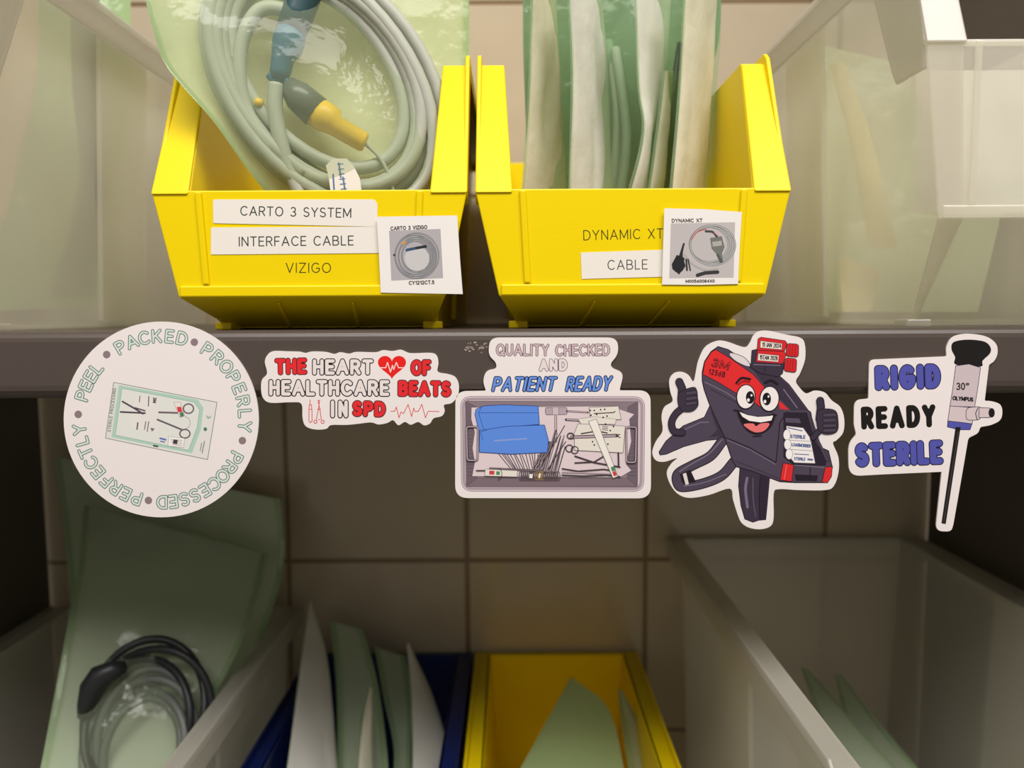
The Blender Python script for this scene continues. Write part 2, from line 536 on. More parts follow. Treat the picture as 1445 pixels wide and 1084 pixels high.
GL = {
    'A': (.76, [[(0, 0), (.38, 1), (.76, 0)], [(.13, .33), (.63, .33)]]),
    'B': (.62, [[(0, 0), (0, 1), (.32, 1)] + arc(.32, .76, .25, .24, 90, -90) + [(0, .52)], [(0, .52), (.34, .52)] + arc(.34, .26, .28, .26, 90, -90) + [(0, 0)]]),
    'C': (.72, [arc(.4, .5, .4, .5, 45, 315, 18)]),
    'D': (.68, [[(0, 0), (0, 1), (.26, 1)] + arc(.26, .5, .42, .5, 90, -90) + [(0, 0)]]),
    'E': (.52, [[(.52, 1), (0, 1), (0, 0), (.52, 0)], [(0, .52), (.46, .52)]]),
    'F': (.50, [[(.5, 1), (0, 1), (0, 0)], [(0, .5), (.44, .5)]]),
    'G': (.76, [arc(.4, .5, .4, .5, 48, 330, 18) + [(.76, .45), (.44, .45)]]),
    'H': (.62, [[(0, 0), (0, 1)], [(.62, 0), (.62, 1)], [(0, .52), (.62, .52)]]),
    'I': (.02, [[(.01, 0), (.01, 1)]]),
    'J': (.45, [[(.45, 1), (.45, .25)] + arc(.22, .22, .22, .22, 0, -180)]),
    'K': (.60, [[(0, 0), (0, 1)], [(.58, 1), (0, .38)], [(.2, .58), (.6, 0)]]),
    'L': (.48, [[(0, 1), (0, 0), (.48, 0)]]),
    'M': (.80, [[(0, 0), (0, 1), (.4, .15), (.8, 1), (.8, 0)]]),
    'N': (.64, [[(0, 0), (0, 1), (.64, 0), (.64, 1)]]),
    'O': (.80, [arc(.4, .5, .4, .5, 0, 360, 24)]),
    'P': (.58, [[(0, 0), (0, 1), (.3, 1)] + arc(.3, .73, .28, .27, 90, -90) + [(0, .46)]]),
    'Q': (.80, [arc(.4, .5, .4, .5, 0, 360, 24), [(.48, .28), (.82, -.06)]]),
    'R': (.60, [[(0, 0), (0, 1), (.3, 1)] + arc(.3, .74, .28, .26, 90, -90) + [(0, .48)], [(.3, .48), (.6, 0)]]),
    'S': (.58, [arc(.29, .75, .26, .25, 35, 270) + arc(.29, .25, .29, .25, 90, -150)]),
    'T': (.62, [[(0, 1), (.62, 1)], [(.31, 1), (.31, 0)]]),
    'U': (.62, [[(0, 1), (0, .31)] + arc(.31, .31, .31, .31, 180, 360) + [(.62, 1)]]),
    'V': (.70, [[(0, 1), (.35, 0), (.7, 1)]]),
    'W': (.96, [[(0, 1), (.24, 0), (.48, .9), (.72, 0), (.96, 1)]]),
    'X': (.64, [[(0, 1), (.64, 0)], [(.64, 1), (0, 0)]]),
    'Y': (.66, [[(0, 1), (.33, .47), (.66, 1)], [(.33, .47), (.33, 0)]]),
    'Z': (.62, [[(0, 1), (.62, 1), (0, 0), (.62, 0)]]),
    '0': (.56, [arc(.28, .5, .28, .5, 0, 360, 20)]),
    '1': (.30, [[(.04, .78), (.28, 1), (.28, 0)]]),
    '2': (.56, [arc(.28, .72, .26, .28, 165, -25) + [(0, 0), (.56, 0)]]),
    '3': (.56, [arc(.27, .75, .24, .25, 150, -90) + arc(.27, .25, .28, .25, 90, -150)]),
    '4': (.60, [[(.44, 0), (.44, 1), (0, .3), (.6, .3)]]),
    '5': (.56, [[(.5, 1), (.1, 1), (.05, .55)] + arc(.27, .32, .28, .32, 120, -150)]),
    '6': (.56, [[(.45, 1)] + arc(.28, .31, .28, .31, 150, 510, 18)]),
    '8': (.56, [arc(.28, .75, .23, .25, -90, 270, 16), arc(.28, .25, .28, .25, 90, 450, 16)]),
    '.': (.02, [[(.0, 0), (.01, .01)]]),
    '°': (.30, [arc(.15, .85, .14, .14, 0, 360, 12)]),
    ' ': (.30, []),
}


def layout(text, gap):
    x = 0
    res = []
    for ch in text:
        w, st = GL[ch]
        res.append((x, w, st))
        x += w + gap
    return res, x - gap


class Art:
    """draws flat inked shapes; coordinates are those of an enlarged view (ox, oy, sc) of the face at depth Y"""
    LH = 0.000003

    def __init__(s, Y, ox=0, oy=0, sc=1.0, base=0.00001):
        s.Y, s.ox, s.oy, s.sc = Y, ox, oy, sc
        s.off = base
        s.bm = bmesh.new()
        s.mats = []

    def mi(s, col):
        m = ink(col) if isinstance(col, tuple) else col
        if m not in s.mats:
            s.mats.append(m)
        return s.mats.index(m)

    def up(s):
        s.off += s.LH

    def pt(s, x, y):
        p = W(s.ox + x / s.sc, s.oy + y / s.sc, s.Y)
        return Vector((p.x, s.Y - s.off, p.z))

    def face(s, pts, i):
        vs = [s.bm.verts.new(s.pt(*p)) for p in pts]
        if len(vs) < 5:
            try:
                s.bm.faces.new(vs).material_index = i
            except Exception:
                pass
            return
        for t in tessellate_polygon([[Vector((p[0], p[1], 0)) for p in pts]]):
            try:
                s.bm.faces.new([vs[k] for k in t]).material_index = i
            except Exception:
                pass

    def poly(s, pts, col, outline=None, w=0, smooth=0):
        pts = [tuple(p[:2]) for p in pts]
        if smooth:
            pts = [tuple(v[:2]) for v in catmull([Vector((p[0], p[1], 0)) for p in pts], smooth, True)]
        if outline:
            s.stroke(pts + [pts[0]], w * 2, outline)
        s.up()
        s.face(pts, s.mi(col))

    def _fill(s, lines, w, i):
        """fills the union of round-ended strokes as one seamless sheet (marching squares on the distance to the lines)"""
        r = w / 2.0
        st = max(0.9, min(w / 5.5, 4.0))
        P = [(p[0], p[1]) for l in lines for p in l]
        x0 = min(p[0] for p in P) - r - 2 * st; x1 = max(p[0] for p in P) + r + 2 * st
        y0 = min(p[1] for p in P) - r - 2 * st; y1 = max(p[1] for p in P) + r + 2 * st
        nx, ny = int((x1 - x0) / st) + 2, int((y1 - y0) / st) + 2
        gx = x0 + st * np.arange(nx); gy = y0 + st * np.arange(ny)
        cap = r + 1.6 * st
        D = np.full((ny, nx), cap)
        for l in lines:
            L = list(l) if len(l) > 1 else [l[0], l[0]]
            for a, b in zip(L, L[1:]):
                ax, ay, bx, by = a[0], a[1], b[0], b[1]
                i0 = max(0, int((min(ax, bx) - cap - x0) / st)); i1 = min(nx, int((max(ax, bx) + cap - x0) / st) + 2)
                j0 = max(0, int((min(ay, by) - cap - y0) / st)); j1 = min(ny, int((max(ay, by) + cap - y0) / st) + 2)
                X = gx[None, i0:i1]; Y = gy[j0:j1, None]
                dx, dy = bx - ax, by - ay
                q = dx * dx + dy * dy
                t = np.clip(((X - ax) * dx + (Y - ay) * dy) / q, 0, 1) if q > 1e-9 else 0.0
                d = np.hypot(X - ax - t * dx, Y - ay - t * dy)
                D[j0:j1, i0:i1] = np.minimum(D[j0:j1, i0:i1], d)
        V = r - D
        I = V > 0
        act = I[:-1, :-1] | I[:-1, 1:] | I[1:, :-1] | I[1:, 1:]
        vd = {}

        def vert(key, x, y):
            if key not in vd:
                vd[key] = s.bm.verts.new(s.pt(x, y))
            return vd[key]
        for cj, ci in np.argwhere(act):
            cj, ci = int(cj), int(ci)
            C = ((ci, cj), (ci + 1, cj), (ci + 1, cj + 1), (ci, cj + 1))
            f = []
            for k in range(4):
                a, b = C[k], C[(k + 1) % 4]
                va, vb = V[a[1], a[0]], V[b[1], b[0]]
                if va > 0:
                    f.append(vert(a, gx[a[0]], gy[a[1]]))
                if (va > 0) != (vb > 0):
                    if a > b:
                        a, b, va, vb = b, a, vb, va
                    t = va / (va - vb)
                    f.append(vert((a, b), gx[a[0]] + t * (gx[b[0]] - gx[a[0]]), gy[a[1]] + t * (gy[b[1]] - gy[a[1]])))
            if len(f) > 2:
                s.bm.faces.new(f[::-1]).material_index = i

    def stroke(s, pts, w, col, smooth=0):
        if smooth:
            pts = [tuple(v[:2]) for v in catmull([Vector((p[0], p[1], 0)) for p in pts], smooth)]
        s.up()
        s._fill([pts], w, s.mi(col))

    def ell(s, cx, cy, rx, ry, col, rot=0, outline=None, w=0, n=28):
        c, q = math.cos(math.radians(rot)), math.sin(math.radians(rot))
        pts = [(cx + rx * math.cos(a) * c - ry * math.sin(a) * q, cy + rx * math.cos(a) * q + ry * math.sin(a) * c) for a in [2 * math.pi * i / n for i in range(n)]]
        s.poly(pts, col, outline, w)

    def text(s, txt, p0, p1, h, passes, gap=0.28, slant=0.0, seq=False):
        """passes: list of (stroke width, colour) from the bottom up; baseline runs p0 -> p1"""
        res, tot = layout(txt, gap)
        d = Vector(p1) - Vector(p0)
        kx = d.length / tot
        e = d.normalized()
        nrm = Vector((e.y, -e.x))
        for g_, (w, col) in [(r_, q_) for r_ in ([[x_] for x_ in res] if seq else [res]) for q_ in passes]:
            s.up()
            i = s.mi(col)
            if not any(st for x, ww, st in g_):
                continue
            s._fill([[Vector(p0) + e * ((x + q[0]) * kx + slant * q[1] * h) + nrm * (q[1] * h) for q in pl] for x, ww, st in g_ for pl in st], w, i)

    def ringtext(s, txt, c, r, a0, a1, h, kx, passes):
        res, tot = layout(txt, 0)
        n = len(txt)
        for w, col in passes:
            s.up()
            i = s.mi(col)
            for k, (x, ww, st) in enumerate(res):
                a = math.radians(a0 + (a1 - a0) * k / (n - 1))
                nrm = Vector((math.cos(a), -math.sin(a)))
                e = Vector((math.sin(a), math.cos(a)))
                o_ = Vector(c) + nrm * r
                s._fill([[o_ + e * ((q[0] - ww / 2) * kx) + nrm * ((q[1] - 0.5) * h) for q in pl] for pl in st], w, i)

    def done(s, name, parent, label=None):
        return obj(name, s.bm, s.mats, parent, label=label)


def flat_plate(name, pts, Y, ox, oy, sc, mat, parent, thick=0.0007, smooth=0, gapY=0.0001):
    """solid plate with the given outline, its back at depth Y - gapY"""
    if smooth:
        pts = [tuple(v[:2]) for v in catmull([Vector((p[0], p[1], 0)) for p in pts], smooth, True)]
    bm = bmesh.new()
    front, back = [], []
    for p in pts:
        w = W(ox + p[0] / sc, oy + p[1] / sc, Y)
        front.append(bm.verts.new((w.x, Y - gapY - thick, w.z)))
        back.append(bm.verts.new((w.x, Y - gapY, w.z)))
    n = len(pts)
    for t in tessellate_polygon([[Vector((p[0], p[1], 0)) for p in pts]]):
        try:
            bm.faces.new([front[k] for k in t])
            bm.faces.new([back[k] for k in t][::-1])
        except Exception:
            pass
    for i in range(n):
        bm.faces.new((front[i], back[i], back[(i + 1) % n], front[(i + 1) % n]))
    bmesh.ops.recalc_face_normals(bm, faces=bm.faces[:])
    return obj(name, bm, mat, parent)


def rounded(pts, r, n=6):
    out = []
    N = len(pts)
    for i in range(N):
        p = Vector(pts[i][:2]); a = Vector(pts[i - 1][:2]); b = Vector(pts[(i + 1) % N][:2])
        rr = pts[i][2] if len(pts[i]) > 2 else r
        da, db = (a - p), (b - p)
        ra = min(rr, da.length * 0.48); rb = min(rr, db.length * 0.48)
        A = p + da.normalized() * ra
        B = p + db.normalized() * rb
        for k in range(n + 1):
            t = k / n
            out.append(tuple((A * (1 - t) ** 2 + p * 2 * t * (1 - t) + B * t * t)))
    return out


ST = 0.0007
SY = YL - 0.0001 - ST         # printed face of the stickers


def sticker(label, outline, ox, oy, sc, smooth=0):
    cx = sum(p[0] for p in outline) / len(outline)
    cy = sum(p[1] for p in outline) / len(outline)
    root = thing('sticker', label, 'sticker', W(ox + cx / sc, oy + cy / sc, YL), 'stickers along the shelf lip')
    flat_plate('backing', outline, YL, ox, oy, sc, M_STICK, root, ST, smooth)
    return root


BLK = (28, 24, 30)
RED = (226, 42, 48)
WHT = (232, 222, 220)

# ---- 1: round sticker
fr = (80, 440, 3.6133)
c0 = (537, 548)
root = sticker('round white sticker with PEEL PACKED PROPERLY lettered around a picture of scissors',
               [(c0[0] + 496 * math.cos(2 * math.pi * k / 96), c0[1] + 498 * math.sin(2 * math.pi * k / 96)) for k in range(96)], *fr)
A = Art(SY, *fr)
GO, GI = (84, 118, 108), (214, 226, 220)
for txt, a0, a1 in (('PACKED', 120, 76), ('PROPERLY', 57, -5), ('PROCESSED', -27.5, -90), ('PERFECTLY', 252.3, 187.2), ('PEEL', 163.5, 142)):
    A.ringtext(txt, c0, 424, a0, a1, 58, 64, [(17, GO), (9, GI)])
A.up()
for dx, dy in ((702, 155), (947, 657), (468, 962), (110, 523), (255, 218)):
    A.ell(dx, dy, 19, 19, (140, 122, 128))
A.done('lettering', root, 'grey green lettering')
A = Art(SY, *fr)
G1, G2, LN = (174, 208, 192), (206, 214, 206), (96, 118, 108)
A.poly([(292, 362), (816, 463), (768, 752), (250, 643)], (226, 224, 220), LN, 3)
A.poly([(318, 374), (720, 448), (748, 490), (735, 600), (690, 722), (280, 640)], G1)
A.poly([(334, 392), (700, 462), (728, 500), (715, 590), (672, 705), (300, 628)], (224, 226, 220), (130, 160, 148), 2)
A.poly([(400, 425), (520, 440), (512, 615), (380, 590)], (230, 226, 222))
A.poly([(292, 368), (318, 374), (280, 640), (254, 640)], (222, 222, 216))
A.text('STERILE PROCESSING', (274, 612), (303, 392), 14, [(2.6, (90, 96, 96))], gap=0.4)
A.stroke([(336, 458), (400, 495), (440, 520)], 9, (84, 72, 84))
A.stroke([(326, 511), (450, 517)], 9, (84, 72, 84))
A.stroke([(400, 490), (450, 505)], 7, (84, 72, 84))
A.stroke([(522, 513), (625, 516)], 9, (110, 96, 106))
A.stroke([(514, 550), (640, 602)], 9, (110, 96, 106))
A.stroke(arc(672, 494, 26, 24, 0, 360, 24), 7, (110, 100, 112))
A.stroke(arc(654, 622, 26, 22, 0, 360, 24), 7, (110, 100, 112))
A.poly([(598, 462), (630, 460), (652, 530), (628, 538)], (235, 225, 222), (150, 110, 110), 1.5)
A.poly([(612, 486), (634, 484), (642, 510), (620, 514)], (214, 60, 66))
A.poly([(626, 516), (644, 510), (650, 530), (632, 538)], (70, 130, 96))
A.stroke(arc(655, 566, 26, 30, 90, -90, 12), 2, (150, 140, 140))
A.poly([(572, 636), (652, 646), (646, 692), (568, 684)], (240, 238, 234), (140, 130, 130), 1.5)
for k in range(4):
    A.stroke([(580 + k * 4, 650 + k * 9), (640, 656 + k * 9)], 2, (120, 112, 118))
A.poly([(596, 652), (618, 655), (614, 676), (592, 672)], (72, 62, 66))
A.stroke([(528, 645), (556, 652)], 8, (96, 112, 190))
A.stroke([(530, 660), (550, 664)], 5, (96, 112, 190))
A.text('3M', (494, 438), (492, 462), 14, [(4, (80, 74, 80))], gap=.4)
for (x0, y0, x1, y1, w) in ((470, 432, 468, 480, 5), (425, 430, 422, 460, 4), (470, 560, 462, 610, 4), (455, 560, 448, 600, 4), (414, 566, 410, 598, 7)):
    A.stroke([(x0, y0), (x1, y1)], w, (116, 108, 112))
A.poly([(478, 592), (500, 596), (486, 610)], (120, 112, 116))
A.ell(775, 532, 11, 11, (150, 184, 168)); A.ell(776, 527, 9, 9, (222, 224, 218))
A.ell(758, 598, 9, 9, (84, 128, 108))
A.stroke([(754, 660), (742, 718)], 4, (120, 140, 130)); A.stroke([(740, 668), (732, 708)], 3, (120, 140, 130))
A.stroke([(495, 682), (515, 686)], 8, (60, 100, 84))
A.done('printed_picture', root)

# ---- 2: heart of healthcare
fr = (360, 480, 4.8167)
root = sticker('white die-cut sticker reading THE HEART OF HEALTHCARE BEATS IN SPD',
               [(125, 75), (220, 76), (300, 78), (345, 87), (390, 77), (480, 80), (540, 94), (580, 82), (640, 92), (690, 80), (820, 82), (870, 68), (935, 74), (990, 65), (1040, 85), (1080, 89), (1200, 87), (1238, 110), (1247, 160), (1243, 215), (1310, 230), (1360, 250), (1385, 300), (1380, 370), (1340, 425), (1285, 440), (1290, 480), (1270, 515), (1215, 530), (1190, 565), (1150, 578), (1110, 555), (1060, 574), (1020, 555), (975, 577), (940, 543), (900, 562), (840, 572), (790, 558), (700, 568), (620, 575), (520, 576), (490, 600), (440, 607), (380, 600), (340, 575), (325, 520), (318, 432), (250, 421), (110, 425), (60, 395), (45, 340), (50, 270), (85, 225), (70, 150), (85, 105)], *fr, smooth=4)
A = Art(SY, *fr)
OW = [(36, BLK), (23, WHT)]
ORD = [(38, BLK), (28, RED)]
A.text('THE', (150, 222), (338, 218), 82, ORD, gap=.42, seq=True)
A.text('HEART', (404, 224), (790, 224), 82, OW, gap=.42)
A.text('OF', (1072, 228), (1182, 228), 80, ORD, gap=.42, seq=True)
A.text('HEALTHCARE', (107, 366), (900, 368), 84, OW, gap=.42)
A.text('BEATS', (985, 368), (1318, 372), 80, ORD, gap=.42, seq=True)
A.text('IN', (526, 514), (618, 514), 92, OW, gap=.8)
A.text('SPD', (674, 504), (872, 508), 78, ORD, gap=.5, seq=True)
A.done('lettering', root, 'red and white bubble lettering')
A = Art(SY, *fr)
HR = (232, 30, 26)
heart = []
for k in range(48):
    t = 2 * math.pi * k / 48
    heart.append((930 + 6.0 * 16 * math.sin(t) ** 3, 173 - 5.5 * (13 * math.cos(t) - 5 * math.cos(2 * t) - 2 * math.cos(3 * t) - math.cos(4 * t))))
A.poly(heart, HR)
A.stroke([(848, 188), (888, 188), (900, 152), (920, 218), (934, 172), (942, 200), (960, 152), (975, 188), (1012, 188)], 6, (245, 225, 222))
A.done('printed_heart', root)
A = Art(SY, *fr)
RL = (214, 70, 74)
A.stroke([(922, 484), (948, 484), (960, 455), (978, 528), (992, 488), (1008, 500), (1040, 438), (1064, 520), (1078, 462), (1086, 486), (1110, 484), (1133, 436), (1158, 528), (1176, 484), (1250, 486)], 5, RL)
A.done('printed_pulse_line', root)
A = Art(SY, *fr)
A.stroke([(374, 406), (374, 440)], 5, RL)
A.stroke([(366, 470), (368, 440), (382, 440), (386, 470), (366, 472), (366, 550), (376, 562), (387, 550), (386, 470)], 5, RL)
A.done('printed_scalpel', root)
A = Art(SY, *fr)
A.stroke([(428, 412), (440, 470), (450, 540)], 5, RL); A.stroke([(438, 412), (430, 470), (416, 540)], 5, RL)
A.stroke([(426, 414), (434, 408), (440, 414)], 5, RL); A.stroke([(424, 470), (444, 470)], 5, RL); A.stroke([(428, 540), (442, 540)], 4, RL)
A.stroke(arc(410, 555, 11, 11, 0, 360, 16), 5, RL); A.stroke(arc(459, 555, 11, 11, 0, 360, 16), 5, RL)
A.done('printed_scissors', root)

# ---- 3: instrument tray
fr = (635, 465, 4.424)
out = rounded([(248, 50, 60), (1042, 50, 60), (1052, 150, 60), (998, 215, 25), (1012, 240, 20), (1085, 270, 50), (1058, 372, 14), (1062, 380, 10), (1250, 380, 70), (1253, 1052, 80), (33, 1050, 80), (35, 385, 70), (225, 382, 10), (205, 320, 60), (225, 255, 40), (292, 243, 22), (288, 205, 22), (240, 160, 40)], 40)
root = sticker('white sticker reading QUALITY CHECKED AND PATIENT READY above an instrument tray', out, *fr)
A = Art(SY, *fr)
A.text('QUALITY', (294, 158), (612, 160), 62, [(18, (92, 76, 86)), (11, (206, 182, 188))], gap=.34)
A.text('CHECKED', (664, 162), (992, 158), 62, [(18, (92, 76, 86)), (11, (206, 182, 188))], gap=.34)
A.text('AND', (566, 252), (724, 250), 58, [(24, (110, 92, 102)), (17, (230, 218, 220))], gap=.5)
for pas in ([(25, (24, 38, 88))], [(14, (104, 146, 222))]):
    A.text('PATIENT', (268, 380), (646, 378), 76, pas, gap=.36, slant=.22)
    A.text('READY', (728, 380), (992, 376), 78, pas, gap=.36, slant=.22)
A.done('lettering', root, 'pink, white and blue hand lettering')
A = Art(SY, *fr)
T0, T1, T2, TD = (176, 158, 168), (206, 188, 196), (112, 96, 106), (64, 52, 60)
for k, (c, o_) in enumerate(((T1, TD), (T0, T2), (T1, T2))):
    i = k * 12
    A.poly(rounded([(66 + i, 418 + i), (1216 - i, 420 + i), (1210 - i, 1012 - i), (72 + i, 1010 - i)], 70 - i), c, o_, 2)
A.poly(rounded([(98, 450), (1172, 452), (1168, 982), (104, 980)], 14), (138, 122, 130), TD, 3)
A.poly([(98, 452), (170, 486), (168, 930), (104, 978)], (112, 98, 108), TD, 2)
A.poly([(1172, 452), (1110, 486), (1108, 930), (1168, 980)], (112, 98, 108), TD, 2)
A.poly([(104, 980), (168, 930), (1108, 930), (1168, 980)], (124, 108, 116), TD, 2)
for k in range(18):
    y = 520 + k * 23
    A.stroke([(108, y), (164, y + 2)], 2, T2); A.stroke([(1114, y), (1164, y - 2)], 2, T2)
A.poly([(135, 488), (1000, 480), (1148, 530), (1118, 560), (1130, 700), (1096, 840), (1130, 880), (1060, 922), (140, 915), (156, 830), (142, 740), (156, 640), (134, 560)], (222, 206, 210), (150, 134, 142), 2)
BL, BD = (92, 140, 226), (40, 70, 140)
A.stroke([(640, 520), (660, 505), (660, 700)], 16, TD); A.stroke([(660, 520), (660, 700)], 9, T1)
A.poly(rounded([(596, 490), (728, 488), (730, 530), (598, 532)], 10), (180, 164, 172), TD, 3)
A.poly([(640, 488), (678, 488), (678, 532), (640, 532)], T1, TD, 2)
A.stroke([(730, 510), (860, 518)], 12, TD); A.stroke([(735, 510), (855, 517)], 5, T1)
rnd = random.Random(7)
for k in range(16):                                   # bundle of probes
    x0, x1 = 290 + k * 20, 330 + k * 12 + rnd.uniform(-8, 8)
    A.stroke([(x0, 765 + rnd.uniform(-10, 20)), (x1 + 60, 880)], 5, (74, 62, 70))
for k in range(18):
    xb = 500 + k * 10; xt = 600 + k * 7
    A.stroke([(xb, 900), (xt, rnd.uniform(620, 760) if k > 6 else 700)], 6, (66, 54, 62) if k % 2 else (128, 112, 120))
A.stroke([(560, 870), (715, 600)], 5, TD); A.stroke([(600, 890), (722, 700)], 5, TD)
A.poly([(165, 500), (205, 480), (330, 472), (548, 480), (556, 590), (360, 606), (182, 630), (158, 530)], BL, BD, 4)
A.stroke([(178, 520), (548, 520)], 3, BD)
A.poly([(186, 632), (360, 606), (588, 598), (612, 690), (606, 765), (380, 776), (186, 764)], BL, BD, 4)
A.stroke([(205, 690), (190, 640), (230, 628)], 3, BD); A.stroke([(200, 480), (178, 520), (210, 620)], 3, BD)
wig = [(276 + k * 5, 694 + (-1) ** k * 4 - k * 0.3) for k in range(42)]
A.stroke(wig, 3, (164, 172, 214))
PAP = (228, 222, 212)
A.stroke([(724, 562), (800, 566), (850, 590)], 14, TD); A.stroke([(730, 562), (800, 566)], 6, T1)
A.poly([(870, 488), (1050, 480), (1066, 560), (880, 566)], PAP, T2, 3)
A.poly([(800, 560), (900, 545), (1036, 560), (1030, 590), (820, 590)], PAP, T2, 2)
A.poly([(800, 590), (1092, 604), (1078, 768), (780, 752), (776, 650)], PAP, T2, 3)
A.stroke([(760, 672), (1040, 662)], 22, TD); A.stroke([(760, 672), (1036, 663)], 13, T0)
A.stroke([(820, 650), (920, 634), (980, 646)], 8, TD)
A.stroke([(1036, 662), (1060, 655)], 6, TD); A.stroke([(1036, 664), (1062, 674)], 6, TD)
A.stroke(arc(752, 664, 20, 18, 0, 360, 20), 7, TD)
A.stroke(arc(745, 742, 22, 22, 0, 360, 20), 6, TD); A.stroke(arc(778, 752, 22, 22, 0, 360, 20), 6, TD)
for (x, y) in ((900, 505), (915, 530), (940, 500), (965, 498), (980, 540), (955, 548), (875, 505), (880, 535), (890, 700), (900, 720), (960, 690), (985, 715), (1000, 630), (1020, 605), (970, 590)):
    A.ell(x, y, 5, 5, BLK)
A.stroke([(900, 524), (1020, 518), (1030, 510)], 5, TD)
for y in (604, 614, 624):
    A.stroke([(950, y), (985, y + 4)], 3, T2)
A.stroke([(780, 790), (900, 830), (1060, 858)], 9, TD); A.stroke([(780, 832), (900, 826), (960, 790)], 8, TD)
A.stroke([(1050, 770), (1052, 852)], 10, TD)
A.stroke([(700, 868), (800, 884), (960, 872), (1010, 880)], 8, TD); A.stroke([(700, 908), (830, 914), (980, 908), (1060, 918)], 8, TD)
A.stroke([(700, 890), (1000, 900)], 8, T0)
A.poly([(866, 575), (912, 560), (1045, 915), (1018, 926)], (238, 234, 226), T2, 3)
A.poly([(1002, 860), (1022, 852), (1032, 880), (1012, 888)], (72, 140, 100)); A.poly([(1012, 890), (1032, 882), (1042, 910), (1022, 916)], (206, 64, 70))
A.stroke([(165, 880), (225, 880), (260, 872), (300, 866)], 7, TD); A.stroke([(250, 866), (560, 880)], 12, T2)
A.poly([(222, 872), (420, 882), (416, 918), (218, 912)], PAP, T2, 2)
A.poly([(246, 880), (278, 882), (276, 906), (244, 904)], (206, 64, 70)); A.poly([(290, 884), (312, 886), (310, 908), (288, 906)], (72, 140, 100))
A.stroke(arc(300, 900, 24, 34, -90, 90, 12), 4, TD)
for k in range(20):
    c = (150, 118, 60) if 7 < k < 12 else (88, 76, 84)
    A.stroke(arc(440 + k * 12.5, 912, 9, 26, 0, 360, 12), 4, c)
A.poly([(496, 902), (516, 902), (514, 928), (494, 926)], (240, 236, 230)); A.poly([(556, 896), (566, 898), (562, 928), (552, 926)], (240, 236, 230))
for (x0, x1, y0, y1) in ((104, 176, 606, 816), (1098, 1162, 608, 828)):
    q = rounded([(x0, y0), (x1, y0), (x1 - 4, y1), (x0 + 4, y1)], 16)
    A.stroke(q + [q[0]], 12, TD); A.stroke(q + [q[0]], 5, T1)
A.done('printed_picture', root)

# ---- 4: labelling gun cartoon
fr = (910, 460, 3.676)
root = sticker('white die-cut sticker of a smiling dark label gun giving two thumbs up',
               [(590, 28), (640, 25), (730, 45), (800, 60), (825, 90), (828, 170), (802, 245), (780, 285), (800, 320), (835, 350), (880, 335), (930, 345), (965, 385), (1010, 420), (1030, 480), (1025, 550), (990, 592), (972, 608), (1000, 680), (1000, 760), (975, 830), (930, 850), (800, 850), (690, 845), (665, 870), (665, 990), (650, 1035), (600, 1052), (540, 1045), (500, 1020), (480, 980), (455, 900), (438, 842), (330, 875), (230, 890), (170, 870), (130, 820), (112, 760), (135, 715), (165, 684), (100, 703), (55, 695), (37, 655), (55, 600), (90, 545), (85, 470), (100, 420), (142, 390), (130, 340), (125, 280), (150, 245), (190, 238), (225, 255), (250, 288), (262, 240), (275, 180), (310, 110), (370, 78), (420, 80), (512, 110), (540, 90), (560, 50)], *fr, smooth=4)
A = Art(SY, *fr)
GD, GB, GM, GH = (30, 23, 34), (76, 66, 84), (58, 49, 66), (120, 108, 130)
A.poly([(75, 655), (110, 600), (200, 520), (310, 475), (350, 390), (440, 570), (400, 585), (320, 592), (200, 625), (110, 664), (80, 668)], GB, GD, 4)
A.poly([(340, 440), (380, 470), (410, 570), (330, 580), (375, 540)], GM)
A.stroke([(190, 545), (290, 500), (330, 500)], 5, GH)
loop = [(400, 600), (340, 675), (250, 722), (172, 768), (172, 820), (205, 836), (310, 815), (400, 775), (462, 705)]
A.stroke(loop, 54, GD, smooth=6); A.stroke(loop, 44, GB, smooth=6)
A.stroke([(400, 590), (330, 665), (250, 712), (180, 755)], 6, GH, smooth=5)
A.poly([(180, 770), (235, 745), (265, 810), (200, 820)], GD); A.poly([(196, 768), (214, 762), (228, 820), (212, 826)], (226, 216, 216))
A.stroke([(205, 832), (310, 812), (420, 770)], 5, GH, smooth=5)
A.poly([(495, 735), (645, 785), (632, 930), (625, 1003), (590, 1006), (560, 1016), (520, 1000), (500, 930), (488, 830)], GM, GD, 4)
A.poly([(600, 775), (640, 790), (625, 1000), (598, 1002), (592, 900)], (44, 36, 52))
A.stroke([(530, 790), (522, 850), (532, 940)], 14, GH, smooth=5); A.stroke([(560, 790), (562, 900), (575, 990)], 5, (96, 84, 106), smooth=5)
A.stroke([(598, 780), (592, 880), (596, 1000)], 5, GD)
A.poly([(300, 240), (312, 185), (345, 135), (380, 110), (430, 125), (545, 200), (600, 250), (700, 265), (745, 305), (845, 440), (858, 450), (880, 580), (905, 630), (950, 650), (970, 735), (930, 810), (780, 810), (700, 805), (560, 752), (475, 728), (455, 695), (415, 575), (370, 480), (335, 400), (310, 330), (300, 285)], GB, GD, 5)
A.poly([(545, 205), (600, 252), (700, 268), (740, 305), (840, 438), (760, 440), (700, 380), (620, 310)], GM)
A.stroke([(720, 330), (790, 425)], 6, GH)
A.poly([(302, 250), (312, 188), (345, 138), (366, 124), (440, 168), (560, 252), (618, 318), (600, 420), (560, 390), (470, 345), (380, 290)], (224, 42, 46), GD, 3)
A.poly([(690, 380), (748, 436), (700, 430)], (224, 42, 46))
A.poly([(440, 150), (455, 142), (515, 165), (545, 205), (520, 205), (470, 180)], (222, 212, 214), GD, 3, smooth=4)
A.stroke([(345, 330), (480, 400), (520, 470)], 5, GM); A.stroke([(312, 292), (420, 345), (480, 385)], 5, GH)
A.stroke([(420, 580), (540, 630), (680, 708), (700, 500), (740, 445)], 5, GD); A.stroke([(428, 592), (545, 642), (676, 718)], 4, GH)
